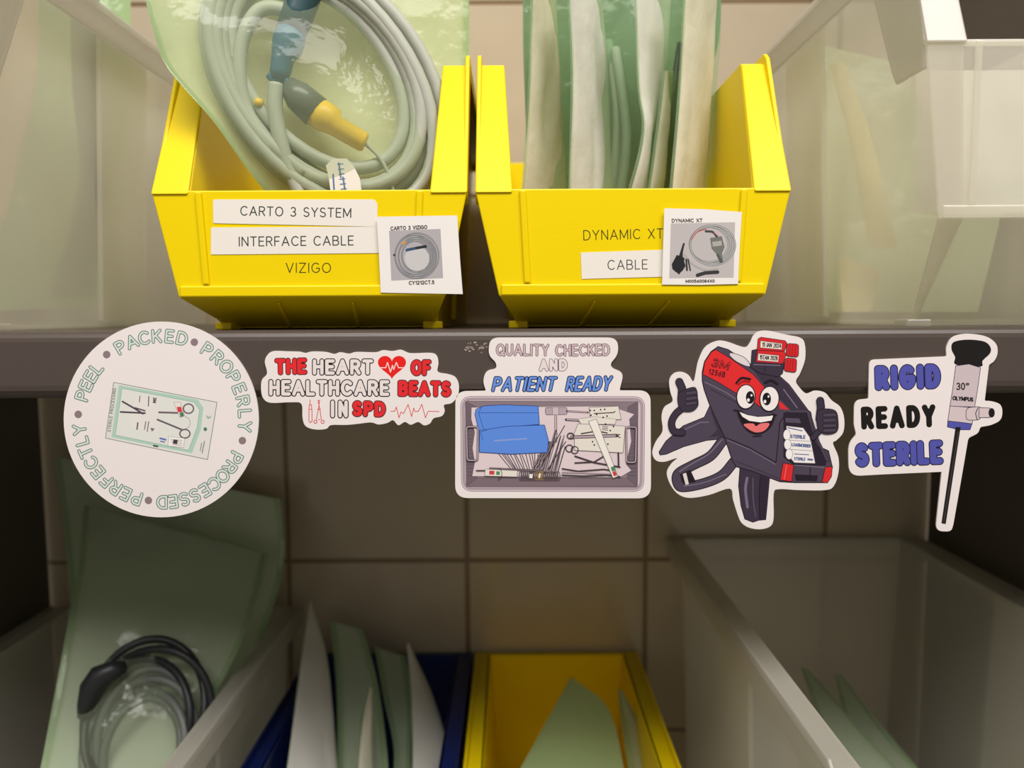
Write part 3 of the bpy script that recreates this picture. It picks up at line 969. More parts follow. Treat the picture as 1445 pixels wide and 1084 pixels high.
A.stroke([(470, 700), (560, 735), (690, 790)], 4, GM)
# roll window
A.poly([(722, 452), (838, 452), (880, 600), (940, 690), (935, 722), (770, 716), (722, 680)], (40, 32, 46), GD, 3)
A.poly([(728, 478), (800, 480), (810, 505), (730, 500)], (86, 76, 96))
A.poly([(735, 520), (820, 530), (855, 580), (868, 640), (882, 712), (775, 708), (760, 690), (740, 650)], (240, 236, 234), (120, 112, 124), 2)
for (x, y) in ((736, 565), (740, 615), (748, 665)):
    A.ell(x, y, 17, 26, (244, 240, 238), 0, (120, 112, 124), 2)
for y in (592, 640):
    A.stroke([(752, y), (866, y + 8)], 2.5, (150, 144, 154))
TXB = (84, 96, 150)
A.stroke([(742, 528), (815, 544)], 5, TXB)
A.text('STERILE', (755, 580), (830, 584), 15, [(4.5, TXB)]); A.text('LOARMORBER', (762, 622), (858, 630), 14, [(3.8, TXB)])
A.stroke([(775, 664), (850, 668)], 4, TXB); A.text('STERILE', (774, 694), (830, 698), 13, [(3.6, TXB)]); A.stroke([(846, 692), (868, 694)], 9, TXB)
A.poly([(860, 460), (884, 580), (940, 700), (955, 700), (905, 600)], GB, GD, 2)
A.poly([(780, 772), (895, 778), (890, 802), (785, 800)], (34, 26, 38), GD, 2); A.stroke([(858, 728), (856, 800)], 4, GD); A.stroke([(770, 722), (965, 738)], 5, GH)
A.poly([(718, 712), (770, 722), (760, 806), (702, 797)], (220, 40, 44), GD, 3); A.poly([(936, 734), (970, 732), (966, 780), (946, 811), (920, 809)], (220, 40, 44), GD, 3)
A.stroke([(735, 722), (722, 795)], 5, (244, 96, 92))
# bottles
A.poly([(556, 128), (590, 120), (590, 190), (690, 195), (722, 190), (712, 245), (690, 262), (600, 245), (550, 215)], GM, GD, 3)
A.stroke([(622, 195), (620, 240)], 4, GD); A.stroke([(565, 200), (700, 205)], 5, GH)
A.poly([(588, 68), (602, 60), (725, 78), (735, 90), (722, 130), (583, 124)], (216, 36, 42), GD, 3); A.poly([(584, 128), (720, 134), (730, 148), (714, 195), (576, 186)], (216, 36, 42), GD, 3)
A.poly(rounded([(737, 92), (796, 96), (794, 160), (732, 154)], 14), (208, 34, 40), GD, 3); A.poly(rounded([(728, 166), (786, 172), (782, 240), (722, 232)], 14), (208, 34, 40), GD, 3)
for k in range(3):
    A.stroke([(750 + k * 15, 100), (747 + k * 15, 154)], 3, (150, 20, 28)); A.stroke([(740 + k * 14, 176), (736 + k * 14, 232)], 3, (150, 20, 28))
A.poly([(600, 78), (710, 92), (708, 122), (598, 112)], (234, 224, 214), GD, 2); A.poly([(588, 144), (694, 154), (690, 186), (585, 178)], (234, 224, 214), GD, 2)
A.text('15 IAN 2024', (608, 106), (704, 114), 20, [(3.6, GD)]); A.text('15TAN 2028', (595, 172), (686, 178), 20, [(3.6, GD)])
# writing on the red cover
A.text('3M', (346, 204), (428, 224), 36, [(9, GD), (3.5, (224, 42, 46))], gap=.3, slant=.1); A.text('1256B', (330, 246), (412, 264), 24, [(3.4, GD)], gap=.4)
# face
A.stroke([(474, 296), (500, 270), (545, 275)], 11, GD, smooth=5); A.stroke([(622, 294), (655, 282), (686, 300)], 11, GD, smooth=5)
A.stroke([(482, 305), (510, 286), (545, 290)], 4, (150, 20, 28), smooth=5)
A.ell(523, 367, 45, 60, (240, 234, 232), 4, GD, 5); A.ell(645, 378, 47, 62, (240, 234, 232), 4, GD, 5)
A.ell(545, 371, 22, 33, (20, 16, 22)); A.ell(631, 379, 22, 33, (20, 16, 22))
A.ell(536, 384, 7, 9, (240, 236, 236)); A.ell(552, 360, 5, 6, (240, 236, 236)); A.ell(622, 392, 7, 9, (240, 236, 236)); A.ell(640, 366, 5, 6, (240, 236, 236))
A.poly([(484, 442), (520, 462), (580, 474), (640, 468), (670, 460), (655, 510), (620, 545), (575, 556), (530, 535), (500, 490)], (26, 16, 24), GD, 5, smooth=4)
A.poly([(490, 446), (530, 462), (585, 472), (640, 468), (664, 464), (655, 490), (600, 500), (540, 492), (505, 470)], (244, 238, 236))
A.poly([(512, 510), (560, 506), (575, 520), (600, 506), (645, 506), (620, 542), (575, 552), (535, 534)], (232, 116, 116), smooth=4)
A.stroke([(462, 436), (486, 440)], 6, GD); A.stroke([(664, 460), (682, 462)], 6, GD); A.stroke([(560, 572), (605, 568)], 4, GD)
# arms and hands
arm = [(192, 552), (150, 545), (138, 500), (160, 455), (195, 425)]
A.stroke(arm, 38, GD, smooth=6); A.stroke(arm, 29, GM, smooth=6)
A.stroke([(178, 290), (192, 322), (190, 380)], 42, GD); A.stroke([(178, 290), (192, 322), (190, 380)], 33, GM)
A.poly([(172, 365), (195, 338), (250, 320), (266, 335), (270, 372), (272, 412), (240, 440), (185, 432)], GM, GD, 4, smooth=4)
for y in (350, 378, 404):
    A.stroke([(218, y), (262, y - 6)], 22, GD); A.stroke([(218, y), (262, y - 6)], 15, GB)
arm = [(915, 530), (888, 560), (872, 578)]
A.stroke(arm, 34, GD, smooth=6); A.stroke(arm, 25, GM, smooth=6)
A.stroke([(908, 388), (912, 420), (905, 480)], 42, GD); A.stroke([(908, 388), (912, 420), (905, 480)], 33, GM)
A.poly([(893, 450), (930, 432), (985, 442), (998, 490), (992, 545), (935, 558), (898, 530)], GM, GD, 4, smooth=4)
for y in (462, 490, 518, 542):
    A.stroke([(930, y), (984, y - 2)], 22, GD); A.stroke([(930, y), (984, y - 2)], 15, GB)
A.done('printed_picture', root)

# ---- 5: rigid ready sterile
fr = (1190, 460, 3.6125)
out = rounded([(128, 172, 30), (522, 155, 8), (518, 110, 20), (545, 55, 40), (620, 36, 40), (725, 50, 40), (778, 90, 30), (783, 140, 30), (765, 180, 20), (737, 197, 10), (715, 382, 10), (752, 382, 20), (805, 400, 40), (805, 478, 40), (745, 506, 25), (692, 514, 12), (684, 545, 20), (632, 570, 14), (610, 700, 40), (556, 1010, 14), (545, 1046, 26), (465, 1044, 40), (497, 742, 5), (200, 755, 20), (24, 765, 60), (22, 600, 40), (62, 553, 10), (50, 500, 10), (52, 378, 40), (124, 370, 6)], 20)
root = sticker('white die-cut sticker reading RIGID READY STERILE beside a drawn endoscope', out, *fr)
A = Art(SY, *fr)
DB, VB = (24, 26, 60), (82, 84, 170)
A.text('RIGID', (180, 312), (480, 302), 92, [(42, DB), (33, VB)], gap=.62, seq=True)
A.text('READY', (106, 514), (458, 502), 88, [(29, (22, 20, 20))], gap=.62)
A.text('STERILE', (78, 704), (492, 688), 90, [(41, DB), (32, VB)], gap=.52, seq=True)
A.done('lettering', root, 'blue and black heavy lettering')
A = Art(SY, *fr)
BK = (24, 22, 22)
A.poly([(556, 88), (590, 74), (650, 70), (720, 80), (750, 108), (748, 140), (710, 178), (700, 208), (574, 198), (570, 160), (552, 122)], BK, smooth=4)
A.poly([(574, 205), (640, 196), (698, 214), (682, 330), (668, 412), (545, 408), (558, 330)], (204, 188, 194), DB, 3)
A.poly([(545, 410), (668, 418), (655, 500), (534, 486)], (212, 196, 200), DB, 3)
A.poly([(534, 486), (590, 492), (654, 500), (645, 528), (590, 528), (532, 514)], VB, DB, 3)
A.poly(rounded([(628, 418), (705, 412), (700, 478), (626, 480)], 22), (212, 196, 200), DB, 3); A.poly([(694, 418), (745, 420), (745, 466), (692, 466)], (212, 196, 200), DB, 3); A.ell(756, 443, 16, 24, BK)
A.stroke([(686, 418), (674, 446), (682, 478)], 4, DB)
A.text('30', (578, 324), (618, 324), 32, [(6, BK)]); A.text('°', (626, 324), (640, 324), 32, [(5, BK)])
A.text('OLYMPUS', (558, 376), (660, 384), 17, [(5.5, BK)])
A.poly([(572, 516), (598, 516), (522, 1010), (500, 1006)], BK); A.stroke([(585, 540), (512, 1000)], 4, (70, 66, 68))
A.done('printed_picture', root)

# ------------------------------------------------------------------ labels on the yellow bins
PY = YB
fr = (285, 260, 3.803)
TX = (52, 62, 60)


def strip(parent, pts, fr, txt=None, p0=None, p1=None, h=0, mat=M_LABEL):
    pl = flat_plate('label_strip', pts, PY, *fr, mat, parent, 0.0002, gapY=0.00004)
    if txt:
        a = Art(PY - 0.00024, *fr)
        a.text(txt, p0, p1, h, [(6.0, TX)], gap=.3)
        a.done('lettering', pl)


strip(bin_a, rounded([(60, 82, 14), (925, 82, 10), (942, 105, 6), (942, 228, 4), (62, 210, 8)], 8), fr, 'CARTO 3 SYSTEM', (208, 166), (798, 178), 47)
strip(bin_a, rounded([(50, 232), (945, 228), (950, 370), (48, 378)], 8), fr, 'INTERFACE CABLE', (200, 332), (812, 326), 48)
A = Art(PY, *fr)
A.text('VIZIGO', (452, 474), (690, 474), 50, [(5.4, (70, 66, 14))], gap=.3)
A.done('lettering', bin_a)
PC = 0.0014                                   # the cards bridge the moulded ridge
card = flat_plate('picture_card', [(938, 175), (1370, 168), (1385, 400), (1400, 590), (1180, 586), (960, 582), (950, 370)], PY - PC, *fr, M_CARD, bin_a, 0.0002)
A = Art(PY - PC - 0.0003, *fr)
A.poly([(1004, 250), (1280, 240), (1294, 504), (1016, 518)], (176, 172, 176))
cc, rr = (1148, 384), 108
for k in range(9):
    q = arc(cc[0] + (k % 3 - 1) * 5, cc[1] + (k % 2) * 5, rr - 38 + k * 6, rr - 30 + k * 5.5, 0, 360, 40)
    A.stroke(q, 6.5, (104, 106, 112)); A.stroke(q, 3.2, (158, 158, 160))
A.ell(cc[0] + 6, cc[1] + 16, 66, 66, (200, 198, 198))
A.stroke([(1100, 354), (1145, 344), (1200, 334)], 15, (40, 44, 52)); A.stroke([(1100, 355), (1140, 347)], 12, (56, 84, 124))
A.stroke([(1076, 320), (1092, 310)], 12, (206, 150, 76)); A.ell(1032, 380, 6, 6, (60, 64, 76))
A.text('CARTO 3 VIZIGO', (1014, 246), (1208, 238), 17, [(4.2, (84, 76, 76))]); A.text('CY1212CT.5', (1112, 538), (1246, 534), 17, [(4.2, (84, 76, 76))])
A.done('photo_print', card)

fr = (800, 260, 4.516)
A = Art(PY, *fr)
A.text('DYNAMIC XT', (108, 356), (612, 344), 60, [(6.2, (66, 62, 14))], gap=.3)
A.done('lettering', bin_b)
strip(bin_b, [(88, 436), (620, 418), (620, 590), (94, 604)], fr, 'CABLE', (262, 544), (512, 540), 58)
card = flat_plate('picture_card', [(620, 154), (870, 160), (1114, 178), (1100, 400), (1090, 636), (850, 642), (606, 640), (612, 400)], PY - PC, *fr, M_CARD, bin_b, 0.0002)
A = Art(PY - PC - 0.0003, *fr)
A.poly([(662, 250), (1072, 242), (1062, 596), (652, 600)], (190, 184, 184))
for k in range(4):
    q = arc(905 + k * 8, 385 + (k % 2) * 4, 122 + k * 7, 112 + k * 5, 0, 360, 44)
    A.stroke(q, 12, (110, 112, 114)); A.stroke(q, 7, (178, 178, 176))
A.stroke([(750, 450), (800, 510), (880, 548), (960, 540)], 12, (170, 168, 166), smooth=5)
A.stroke([(795, 350), (830, 305), (890, 285)], 6, (196, 70, 74), smooth=5); A.stroke([(885, 300), (930, 305), (955, 335)], 14, (70, 68, 72), smooth=5); A.stroke([(940, 305), (965, 330)], 6, (220, 150, 164))
A.poly([(915, 345), (985, 334), (1002, 400), (985, 440), (992, 495), (975, 500), (960, 450), (925, 410)], (116, 118, 112), (80, 80, 80), 2)
A.poly([(925, 368), (985, 360), (988, 390), (930, 398)], (172, 170, 164))
A.stroke([(960, 450), (985, 495)], 16, (86, 88, 88))
for k in range(6):
    A.stroke([(745 - k * 4, 380 + k * 14), (700 + k * 10, 520), (690 + k * 8, 550)], 12, (44, 44, 48))
A.poly([(668, 510), (700, 450), (750, 470), (740, 540), (715, 575), (672, 540)], (36, 36, 40))
A.stroke([(760, 480), (765, 548)], 11, (44, 44, 48)); A.stroke([(772, 480), (786, 548)], 9, (54, 54, 58))
A.stroke([(832, 580), (880, 565), (960, 560)], 22, (56, 56, 58))
A.text('DYNAMIC XT', (670, 242), (862, 240), 20, [(4.6, (90, 82, 80))]); A.text('M00560084X0', (758, 626), (940, 624), 16, [(4.4, (90, 82, 80))])
A.done('photo_print', card)


# ------------------------------------------------------------------ sterile pouches
def resample(pts, n):
    P = catmull(pts, 10) if len(pts) > 2 else [Vector(p) for p in pts]
    d = [0.0]
    for a, b in zip(P, P[1:]):
        d.append(d[-1] + (b - a).length)
    out = []
    j = 0
    for k in range(n):
        t = d[-1] * k / (n - 1)
        while j < len(P) - 2 and d[j + 1] < t:
            j += 1
        s = d[j + 1] - d[j]
        out.append(P[j].lerp(P[j + 1], 0 if s < 1e-9 else (t - d[j]) / s))
    return out


def sheet(left, right, bulge, wr, seed, nu=26, nv=34, lift=0.0):
    """grid between two edge lines (px, py, depth); bulge in metres along the sheet's normal"""
    Lp = resample([W(*p) for p in left], nv)
    Rp = resample([W(*p) for p in right], nv)
    bm = bmesh.new()
    g = []
    nrm = (Rp[nv // 2] - Lp[nv // 2]).cross(Lp[-1] - Lp[0]).normalized()
    if nrm.y > 0:
        nrm = -nrm
    for j in range(nv):
        row = []
        v = j / (nv - 1)
        for i in range(nu):
            u = i / (nu - 1)
            p = Lp[j].lerp(Rp[j], u)
            e = math.sin(math.pi * u) ** 0.6
            ev = min(1.0, 4 * v, 4 * (1 - v)) if bulge else 1
            q = Vector((p.x * 30 + seed * 3.1, p.z * 14, p.y * 20))
            w = noise.noise(q) + 0.5 * noise.noise(q * 2.3 + Vector((seed, 0, 0)))
            ridge = abs(noise.noise(q * 1.7 + Vector((9.1, seed, 2)))) - 0.25
            row.append(bm.verts.new(p + nrm * (bulge * e * (0.35 + 0.65 * ev) + wr * (w + ridge) * (0.25 + 0.75 * e) + lift)))
        g.append(row)
    for j in range(nv - 1):
        for i in range(nu - 1):
            bm.faces.new((g[j][i], g[j][i + 1], g[j + 1][i + 1], g[j + 1][i]))
    return bm


def pouch(label, left, right, group, film=M_FILM, back=M_PAPER, front_is='film', b1=0.006, b2=0.004, wr=0.002, seed=1, seal=True):
    p0 = W(*left[-1])
    p1 = W(*right[-1])
    c = (p0 + p1) / 2
    root = thing('sterile_pouch', label, 'pouch', c, group)
    fm, bk = ('film', film), ('paper_back', back)
    a, b = (fm, bk) if front_is == 'film' else (bk, fm)
    obj(a[0], sheet(left, right, b1, wr, seed), a[1], root, smooth=True)
    obj(b[0], sheet(left, right, -b2, wr * 0.5, seed + 5), b[1], root, smooth=True)
    if seal:
        for (e, f) in ((left, right), (right, left)):
            m = []
            for k, p in enumerate(e):
                q = f[min(len(f) - 1, int(round(k * (len(f) - 1) / max(1, len(e) - 1))))]
                t = 9.0 / max(30.0, math.hypot(q[0] - p[0], q[1] - p[1]))
                m.append((p[0] + (q[0] - p[0]) * t, p[1] + (q[1] - p[1]) * t, p[2] + (q[2] - p[2]) * t - 0.0004))
            s = [(p[0], p[1], p[2] - 0.0004) for p in e]
            obj('seal', sheet(s, m, 0.0, wr * 0.3, seed, 3, 30), M_SEAL, root, smooth=True)
    return root


GA = 'pouches in the left upper yellow bin'
pouch('flat pale green pouch standing behind the pouch with the coiled grey cable', [(470, -60, .478), (480, 120, .470), (490, 270, .455)], [(662, -60, .472), (660, 120, .466), (640, 275, .455)], GA, M_FILMP, M_PAPERG, 'film', .006, .006, .002, 3)
front_pouch = pouch('clear fronted pouch wrapped around the coiled grey interface cable',
      [(196, -40, .345), (218, 50, .343), (238, 98, .343), (300, 170, .346), (350, 240, .352), (390, 290, .360)],
      [(490, -40, .378), (548, 50, .376), (590, 130, .374), (610, 190, .372), (624, 250, .371), (628, 300, .371)], GA, M_FILMP, M_PAPERG, 'film', .015, .012, .0028, 8)

# cable coil in the left pouch
cab = thing('cable_coil', 'coiled grey interface cable with blue connector inside the pouch', 'cable', W(445, 290, .40))
mj, mn = Vector((0.62, 0.78)), Vector((0.78, -0.62))


def cdep(px):
    return 0.352 + (px - 300) / 300.0 * 0.020


pts = []
scl = [1.04, .98, .90, .84, .93, .78, .72, 1.0]
NS = 44
for k in range(NS * len(scl)):
    t = k / NS
    i = int(t)
    s = scl[i] + (scl[min(i + 1, len(scl) - 1)] - scl[i]) * (t - i)
    a = 2 * math.pi * t + 2.2
    p = Vector((456 + 6 * math.sin(t * 2.1), 110 + 5 * math.cos(t * 1.7))) + mj * (205 * s * math.cos(a)) + mn * (130 * s * math.sin(a) * (1 + 0.05 * math.sin(t * 3)))
    pts.append(W(p.x, min(p.y, 286), cdep(p.x) + 0.005 * math.sin(i * 2.4 + 0.4)))
bm = bmesh.new()
tube(bm, pts, 0.0031, 10)
obj('cord', bm, M_CABLE, cab, smooth=True)
bm = bmesh.new()
tube(bm, catmull([W(428, 20, cdep(428) - 0.0030), W(372, 12, cdep(372) - 0.0030), W(345, 48, cdep(345) - 0.0030), W(338, 100, cdep(338) - 0.0030), W(348, 155, cdep(348) - 0.0030), W(378, 200, cdep(378) - 0.0045), W(430, 245, cdep(430) - 0.0045)], 8), 0.0031, 10)
tube(bm, catmull([W(390, 118, cdep(390) - 0.0045), W(388, 150, cdep(388) - 0.0045), W(394, 190, cdep(394) - 0.0045), W(405, 230, cdep(405) - 0.0045), W(425, 275, cdep(425) - 0.0045)], 8), 0.0034, 10)
obj('cord', bm, M_CABLE, cab, smooth=True)
bm = bmesh.new()
tube(bm, [W(440, -40, cdep(440) - 0.0030), W(430, -10, cdep(430) - 0.0030), W(420, 20, cdep(420) - 0.0030), W(411, 46, cdep(411) - 0.0045)], [.0074, .0074, .0072, .0066], 14)
obj('connector_shell', bm, M_TEAL, cab, smooth=True)
bm = bmesh.new()
tube(bm, [W(412, 42, cdep(412) - 0.0045), W(409, 52, cdep(409) - 0.0045), W(405, 68, cdep(405) - 0.0045), W(399, 82, cdep(399) - 0.0045), W(396, 100, cdep(396) - 0.0045), W(392, 112, cdep(392) - 0.0045)], [.0060, .0070, .0068, .0050, .0046, .0040], 14)
tube(bm, [W(381, 104, cdep(381) - 0.0045), W(388, 112, cdep(388) - 0.0045), W(402, 114, cdep(402) - 0.0045), W(408, 122, cdep(408) - 0.0045)], .0025, 8)
obj('strain_relief', bm, M_BLUEC, cab, smooth=True)
bm = bmesh.new()
tube(bm, [W(404, 118, cdep(404) - 0.0030), W(420, 135, cdep(420) - 0.0030), W(446, 158, cdep(446) - 0.0030)], [.004, .0068, .0075], 12)
obj('connector_shell', bm, principled('smoky_plastic', (0.12, 0.14, 0.11, 1), .3), cab, smooth=True)
bm = bmesh.new()
tube(bm, [W(446, 158, cdep(446) - 0.0030), W(458, 165, cdep(458) - 0.0045), W(470, 172, cdep(470) - 0.0045), W(474, 178, cdep(474) - 0.0045), W(512, 200, cdep(512) - 0.0045), W(516, 202, cdep(516) - 0.0045)], [.0068, .0070, .0062, .0048, .0046, .0038], 12)
obj('plug', bm, M_YELC, cab, smooth=True)
bm = bmesh.new()
tube(bm, [W(364, 150, cdep(364) - 0.0030), W(366, 140, cdep(366) - 0.0030)], .002, 8)
obj('sleeve', bm, M_YELC, cab, smooth=True)
bm = bmesh.new()
tube(bm, catmull([W(512, 200, cdep(512) - 0.0045), W(535, 222, cdep(535) - 0.0045), W(550, 250, cdep(550) - 0.0045), W(558, 285, cdep(558) - 0.0045)], 6), .0009, 6)
obj('lead', bm, M_CABLE, cab, smooth=True)
# wrapped tag on the cable
tg = flat_plate('tag', [(460, 234), (470, 224), (490, 224), (500, 236), (508, 252), (512, 280), (468, 280), (464, 250)], .352, 0, 0, 1, M_LABEL, cab, 0.0003)
A = Art(.352 - .0005, 0, 0, 1)
for (x, y, x1, y1) in ((478, 230, 481, 250), (484, 250, 488, 276), (470, 246, 472, 276)):
    A.stroke([(x, y), (x1, y1)], 2.2, (90, 120, 170))
for k in range(6):
    A.stroke([(476 + k, 232 + k * 7), (484 + k, 231 + k * 7)], 1.2, (90, 120, 170))
A.done('tag_print', tg)

GB_ = 'pouches in the right upper yellow bin'
YBr = [
    ('cream backed pouch nearest the left wall of the DYNAMIC XT bin', [(752, -30, .376), (748, 120, .374), (736, 300, .372)], [(782, -30, .425), (790, 120, .425), (800, 300, .415)], M_PAPER, 21),
    ('bright white backed pouch second from left in the DYNAMIC XT bin', [(802, -30, .368), (808, 100, .368), (804, 300, .366)], [(846, -30, .425), (858, 120, .42), (866, 300, .415)], M_PAPERW, 22),
    ('cream pouch with a twisted yellowed edge in the middle of the DYNAMIC XT bin', [(896, -30, .378), (902, 120, .378), (908, 190, .376), (880, 300, .374)], [(948, -30, .425), (936, 110, .42), (916, 200, .415), (912, 300, .41)], M_PAPERW, 23),
    ('narrow cream pouch fourth from left in the DYNAMIC XT bin', [(938, 100, .388), (926, 200, .384), (912, 300, .380)], [(950, 100, .425), (942, 200, .42), (934, 300, .415)], M_PAPER, 24),
    ('cream backed pouch nearest the right wall of the DYNAMIC XT bin', [(968, -30, .374), (960, 120, .372), (944, 300, .370)], [(1014, -30, .415), (1006, 120, .415), (990, 300, .405)], M_PAPER, 25),
]
for lab, l, r, pm, sd in YBr:
    fl = [(p[0] - 7 + (i % 2) * 5, p[1], p[2] + 0.004) for i, p in enumerate(l)]
    root = thing('sterile_pouch', lab, 'pouch', (W(*l[-1]) + W(*r[-1])) / 2, GB_)
    obj('paper_back', sheet(l, r, 0.003, 0.0026, sd), pm, root, smooth=True)
    # the film bulges away from the paper on its far side
    fl_l = [(p[0] + 2, p[1], p[2] + 0.003) for p in l]
    fl_r = [(p[0] + (6 if sd == 25 else 42), p[1], p[2] + 0.004) for p in r]
    obj('film', sheet(fl_l, fl_r, -0.006, 0.003, sd + 3), M_FILM, root, smooth=True)
    s2 = [(p[0] + 5, p[1], p[2]) for p in l]
    obj('seal', sheet([(p[0] - 3, p[1], p[2] - .0006) for p in l], [(p[0] + 2, p[1], p[2] - .0006) for p in l], 0, .0006, sd, 3, 30), M_SEAL, root, smooth=True)
pouch('wide green pouch leaning at the back of the DYNAMIC XT bin', [(738, -60, .445), (738, 60, .445), (742, 180, .445), (744, 300, .445)], [(1016, -60, .445), (1014, 60, .445), (978, 165, .445), (966, 300, .445)], GB_, M_FILM, M_PAPERD, 'film', .004, .004, .003, 31)
# leads inside
for nm, lab, mt, runs in (
        ('cable', 'grey cable showing between the white and the twisted pouch', M_CABLE, [[(862, 300, .43), (872, 180, .43), (866, 100, .44), (858, 60, .45)], [(872, 300, .42), (884, 200, .42), (876, 120, .43), (868, 70, .44)]]),
        ('cable', 'bundle of black leads between the cream pouches on the right', M_BLACK, [[(938, 300, .42), (944, 180, .42), (955, 90, .43), (960, 60, .43)], [(945, 300, .42), (950, 180, .42), (962, 100, .43), (966, 75, .43)], [(932, 300, .425), (938, 200, .425), (948, 120, .43)]])):
    root = thing(nm, lab, 'cable', W(*runs[0][0]))
    for rn in runs:
        bm = bmesh.new(); tube(bm, catmull([W(*p) for p in rn], 8), 0.0028 if mt is M_CABLE else 0.0016, 8)
        obj('cord', bm, mt, root, smooth=True)

# contents of the upper clear bins
GC = 'pouches in the upper left clear bin'
pouch('pale green pouch filling the left clear bin beside its right wall', [(40, -40, .50), (10, 200, .49), (-30, 440, .47)], [(185, -40, .53), (180, 200, .52), (150, 430, .50)], GC, M_FILM, M_PAPERG, 'film', .004, .004, .003, 41, False)
pouch('dark grey green pouch in the left clear bin with a narrow top', [(98, -40, .445), (102, 120, .445), (112, 260, .44), (70, 420, .44)], [(142, -40, .46), (134, 170, .455), (142, 290, .455), (132, 420, .45)], GC, M_FILM, M_PAPERD, 'paper', .003, .003, .002, 42, False)
pouch('tan paper pouch in the left clear bin nearest the front', [(-40, -40, .44), (-50, 200, .43), (-60, 440, .42)], [(55, -40, .45), (50, 120, .44), (10, 300, .43)], GC, M_FILM, M_PAPERT, 'paper', .003, .003, .002, 45, False)
GD_ = 'pouches in the upper right clear bin'
pouch('pale green pouch standing across the right clear bin', [(1142, 60, .52), (1158, 240, .51), (1168, 440, .49)], [(1420, 120, .50), (1420, 260, .49), (1380, 440, .47)], GD_, M_FILMP, M_PAPERG, 'film', .004, .004, .003, 43, False)
pouch('narrow yellowed paper pouch leaning in the right clear bin', [(1170, 92, .445), (1200, 200, .445), (1226, 350, .44)], [(1192, 88, .445), (1232, 200, .445), (1266, 350, .44)], GD_, M_FILMP, M_PAPERY, 'paper', .002, .003, .002, 44, False)
pouch('tan paper pouch low in the right clear bin', [(1184, 365, .435), (1186, 400, .435), (1190, 440, .43)], [(1242, 378, .435), (1240, 400, .435), (1228, 440, .43)], GD_, M_FILMP, M_PAPERY, 'paper', .002, .003, .002, 46, False)
pouch('white pouch behind the front panel of the right clear bin', [(1292, 100, .40), (1292, 180, .40), (1292, 300, .40)], [(1470, 100, .39), (1470, 180, .39), (1470, 300, .39)], GD_, M_FILMP, M_PAPERW, 'paper', .003, .003, .002, 47, False)

# lower left clear bin
GE = 'pouches in the lower left clear bin'
pouch('large green pouch at the back of the lower left clear bin', [(78, 645, .605), (90, 740, .600), (100, 860, .59), (110, 1000, .57)], [(396, 705, .605), (400, 800, .600), (372, 900, .59), (350, 1000, .57)], GE, M_FILMP, M_PAPERS, 'film', .006, .004, .006, 51)
pouch('green pouch holding dark coiled cable in the lower left clear bin', [(118, 712, .570), (110, 800, .53), (92, 900, .49), (62, 1060, .45), (45, 1150, .43)], [(378, 782, .575), (360, 850, .54), (335, 920, .505), (260, 1060, .46), (220, 1150, .44)], GE, M_FILMP, M_PAPERS, 'film', .014, .008, .006, 52)
gus = sheet([(506, -20, .380), (556, 60, .379), (596, 140, .378), (612, 205, .377), (618, 290, .375)], [(536, -20, .382), (590, 60, .381), (620, 140, .380), (630, 205, .378), (632, 290, .376)], .002, .002, 12, 8, 30)
obj('gusset', gus, M_GREEN, front_pouch, smooth=True, label='deep green folded edge')
cab = thing('cable_coil', 'dark coiled cable inside the green pouch on the lower left', 'cable', W(200, 1100, .47))
for k in range(7):
    pts = []
    cx, cy, rx, ry = 205 + 8 * math.sin(k * 2.2), 1010 + k * 9, 84 - k * 4 + 9 * math.sin(k * 1.7), 108 - k * 5
    for i in range(40):
        a = 2 * math.pi * i / 40
        py = cy - ry * math.sin(a)
        d = .49 - (py - 900) * .00020 + 0.004 * math.sin(k * 2.1 + i * .3) - .004
        pts.append(W(cx + rx * math.cos(a) - 0.15 * (py - 1000), py, d))
    bm = bmesh.new(); tube(bm, pts, 0.0026, 8, True)
    obj('cord', bm, M_BLACK if k < 3 else principled('slate_cable', (0.13, 0.145, 0.13, 1), .45), cab, smooth=True)
bm = bmesh.new(); tube(bm, [W(116, 1012, .458), W(122, 995, .458), W(130, 972, .460), W(142, 955, .462), W(162, 945, .464), W(176, 942, .465)], [.003, .0055, .0075, .0078, .0060, .0035], 14)
obj('connector_shell', bm, M_BLACK, cab, smooth=True)

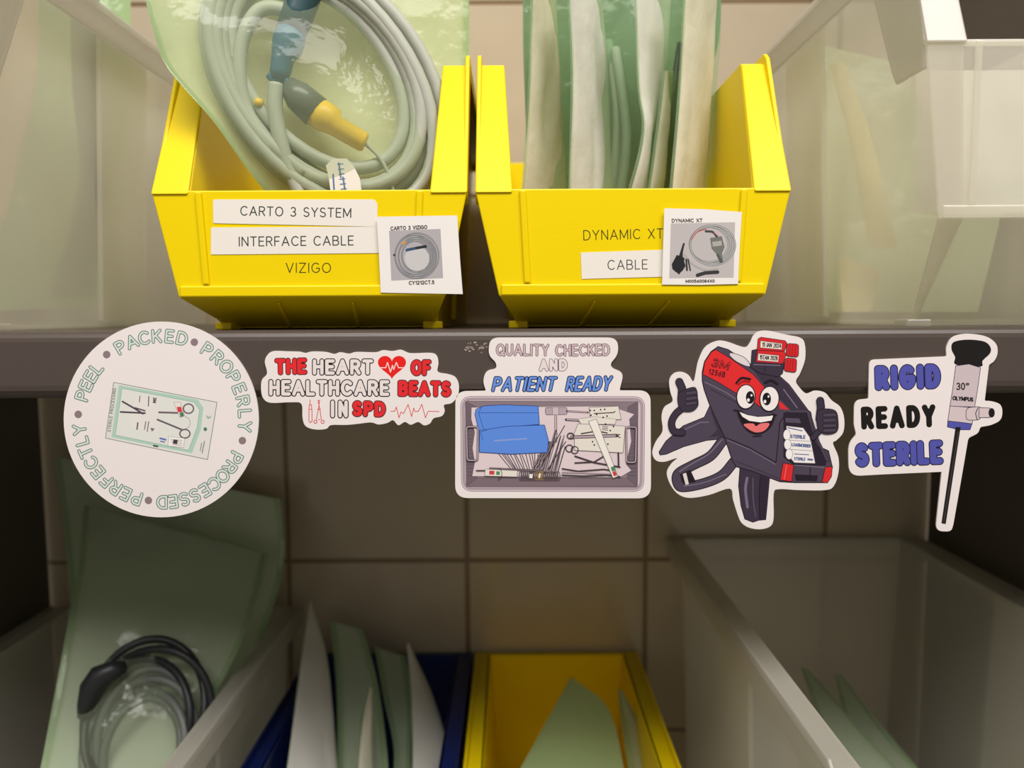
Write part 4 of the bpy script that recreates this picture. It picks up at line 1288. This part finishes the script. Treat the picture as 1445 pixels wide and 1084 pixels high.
# blue bin pouches
GF = 'pouches in the blue bin'
pouch('tall white backed pouch at the left of the blue bin', [(437, 848, .60), (425, 930, .56), (408, 1060, .50), (395, 1150, .46)], [(440, 852, .60), (462, 930, .57), (474, 1060, .52), (478, 1150, .48)], GF, M_FILM, M_PAPERW, 'paper', .003, .006, .002, 61)
pouch('green film pouch second from left in the blue bin', [(466, 876, .60), (474, 960, .57), (476, 1060, .53), (474, 1150, .49)], [(512, 888, .60), (532, 960, .57), (546, 1060, .53), (550, 1150, .49)], GF, M_FILMP, M_PAPERS, 'film', .004, .004, .002, 62)
pouch('narrow pale pouch standing upright in the middle of the blue bin', [(520, 972, .545), (510, 1030, .52), (500, 1150, .47)], [(524, 972, .545), (524, 1030, .525), (532, 1150, .49)], GF, M_FILM, M_PAPER, 'paper', .003, .005, .002, 63)
pouch('green pouch with a cream edge third from left in the blue bin', [(528, 912, .60), (540, 980, .57), (556, 1060, .53), (548, 1150, .49)], [(572, 925, .60), (582, 990, .57), (580, 1060, .54), (580, 1150, .50)], GF, M_FILMP, M_PAPERS, 'film', .004, .004, .002, 64)
pouch('white backed pouch at the right of the blue bin', [(574, 908, .59), (580, 980, .56), (582, 1060, .52), (580, 1150, .48)], [(578, 910, .59), (612, 985, .57), (632, 1060, .53), (634, 1150, .49)], GF, M_FILM, M_PAPERW, 'paper', .004, .006, .002, 65)
# lower yellow bin pouches
GG = 'pouches in the lower yellow bin'
pouch('pale green pouch with a pointed corner in the lower yellow bin', [(804, 958, .56), (770, 1020, .53), (735, 1084, .50), (700, 1150, .47)], [(808, 958, .56), (858, 1000, .545), (880, 1084, .51), (892, 1150, .48)], GG, M_FILM, M_PAPERG, 'film', .006, .004, .002, 71, False)
pouch('darker green pouch along the right side of the lower yellow bin', [(872, 972, .57), (878, 1030, .545), (890, 1100, .51), (900, 1150, .49)], [(878, 974, .57), (912, 1040, .545), (940, 1100, .515), (955, 1150, .50)], GG, M_FILMP, M_PAPERS, 'film', .005, .004, .002, 72)
# tall clear bin pouches
GH_ = 'pouches in the tall lower clear bin'
pouch('green pouch lying low in the tall clear bin on the left', [(1130, 942, .59), (1150, 1000, .55), (1180, 1084, .50), (1200, 1150, .46)], [(1140, 944, .59), (1215, 1030, .55), (1290, 1110, .50), (1300, 1150, .47)], GH_, M_FILMP, M_PAPERS, 'film', .005, .004, .003, 81)
pouch('green pouch lying behind the other in the tall clear bin', [(1178, 952, .61), (1190, 1010, .58), (1215, 1090, .54)], [(1186, 952, .61), (1240, 1020, .58), (1300, 1090, .54)], GH_, M_FILMP, M_PAPERS, 'film', .004, .004, .003, 82)
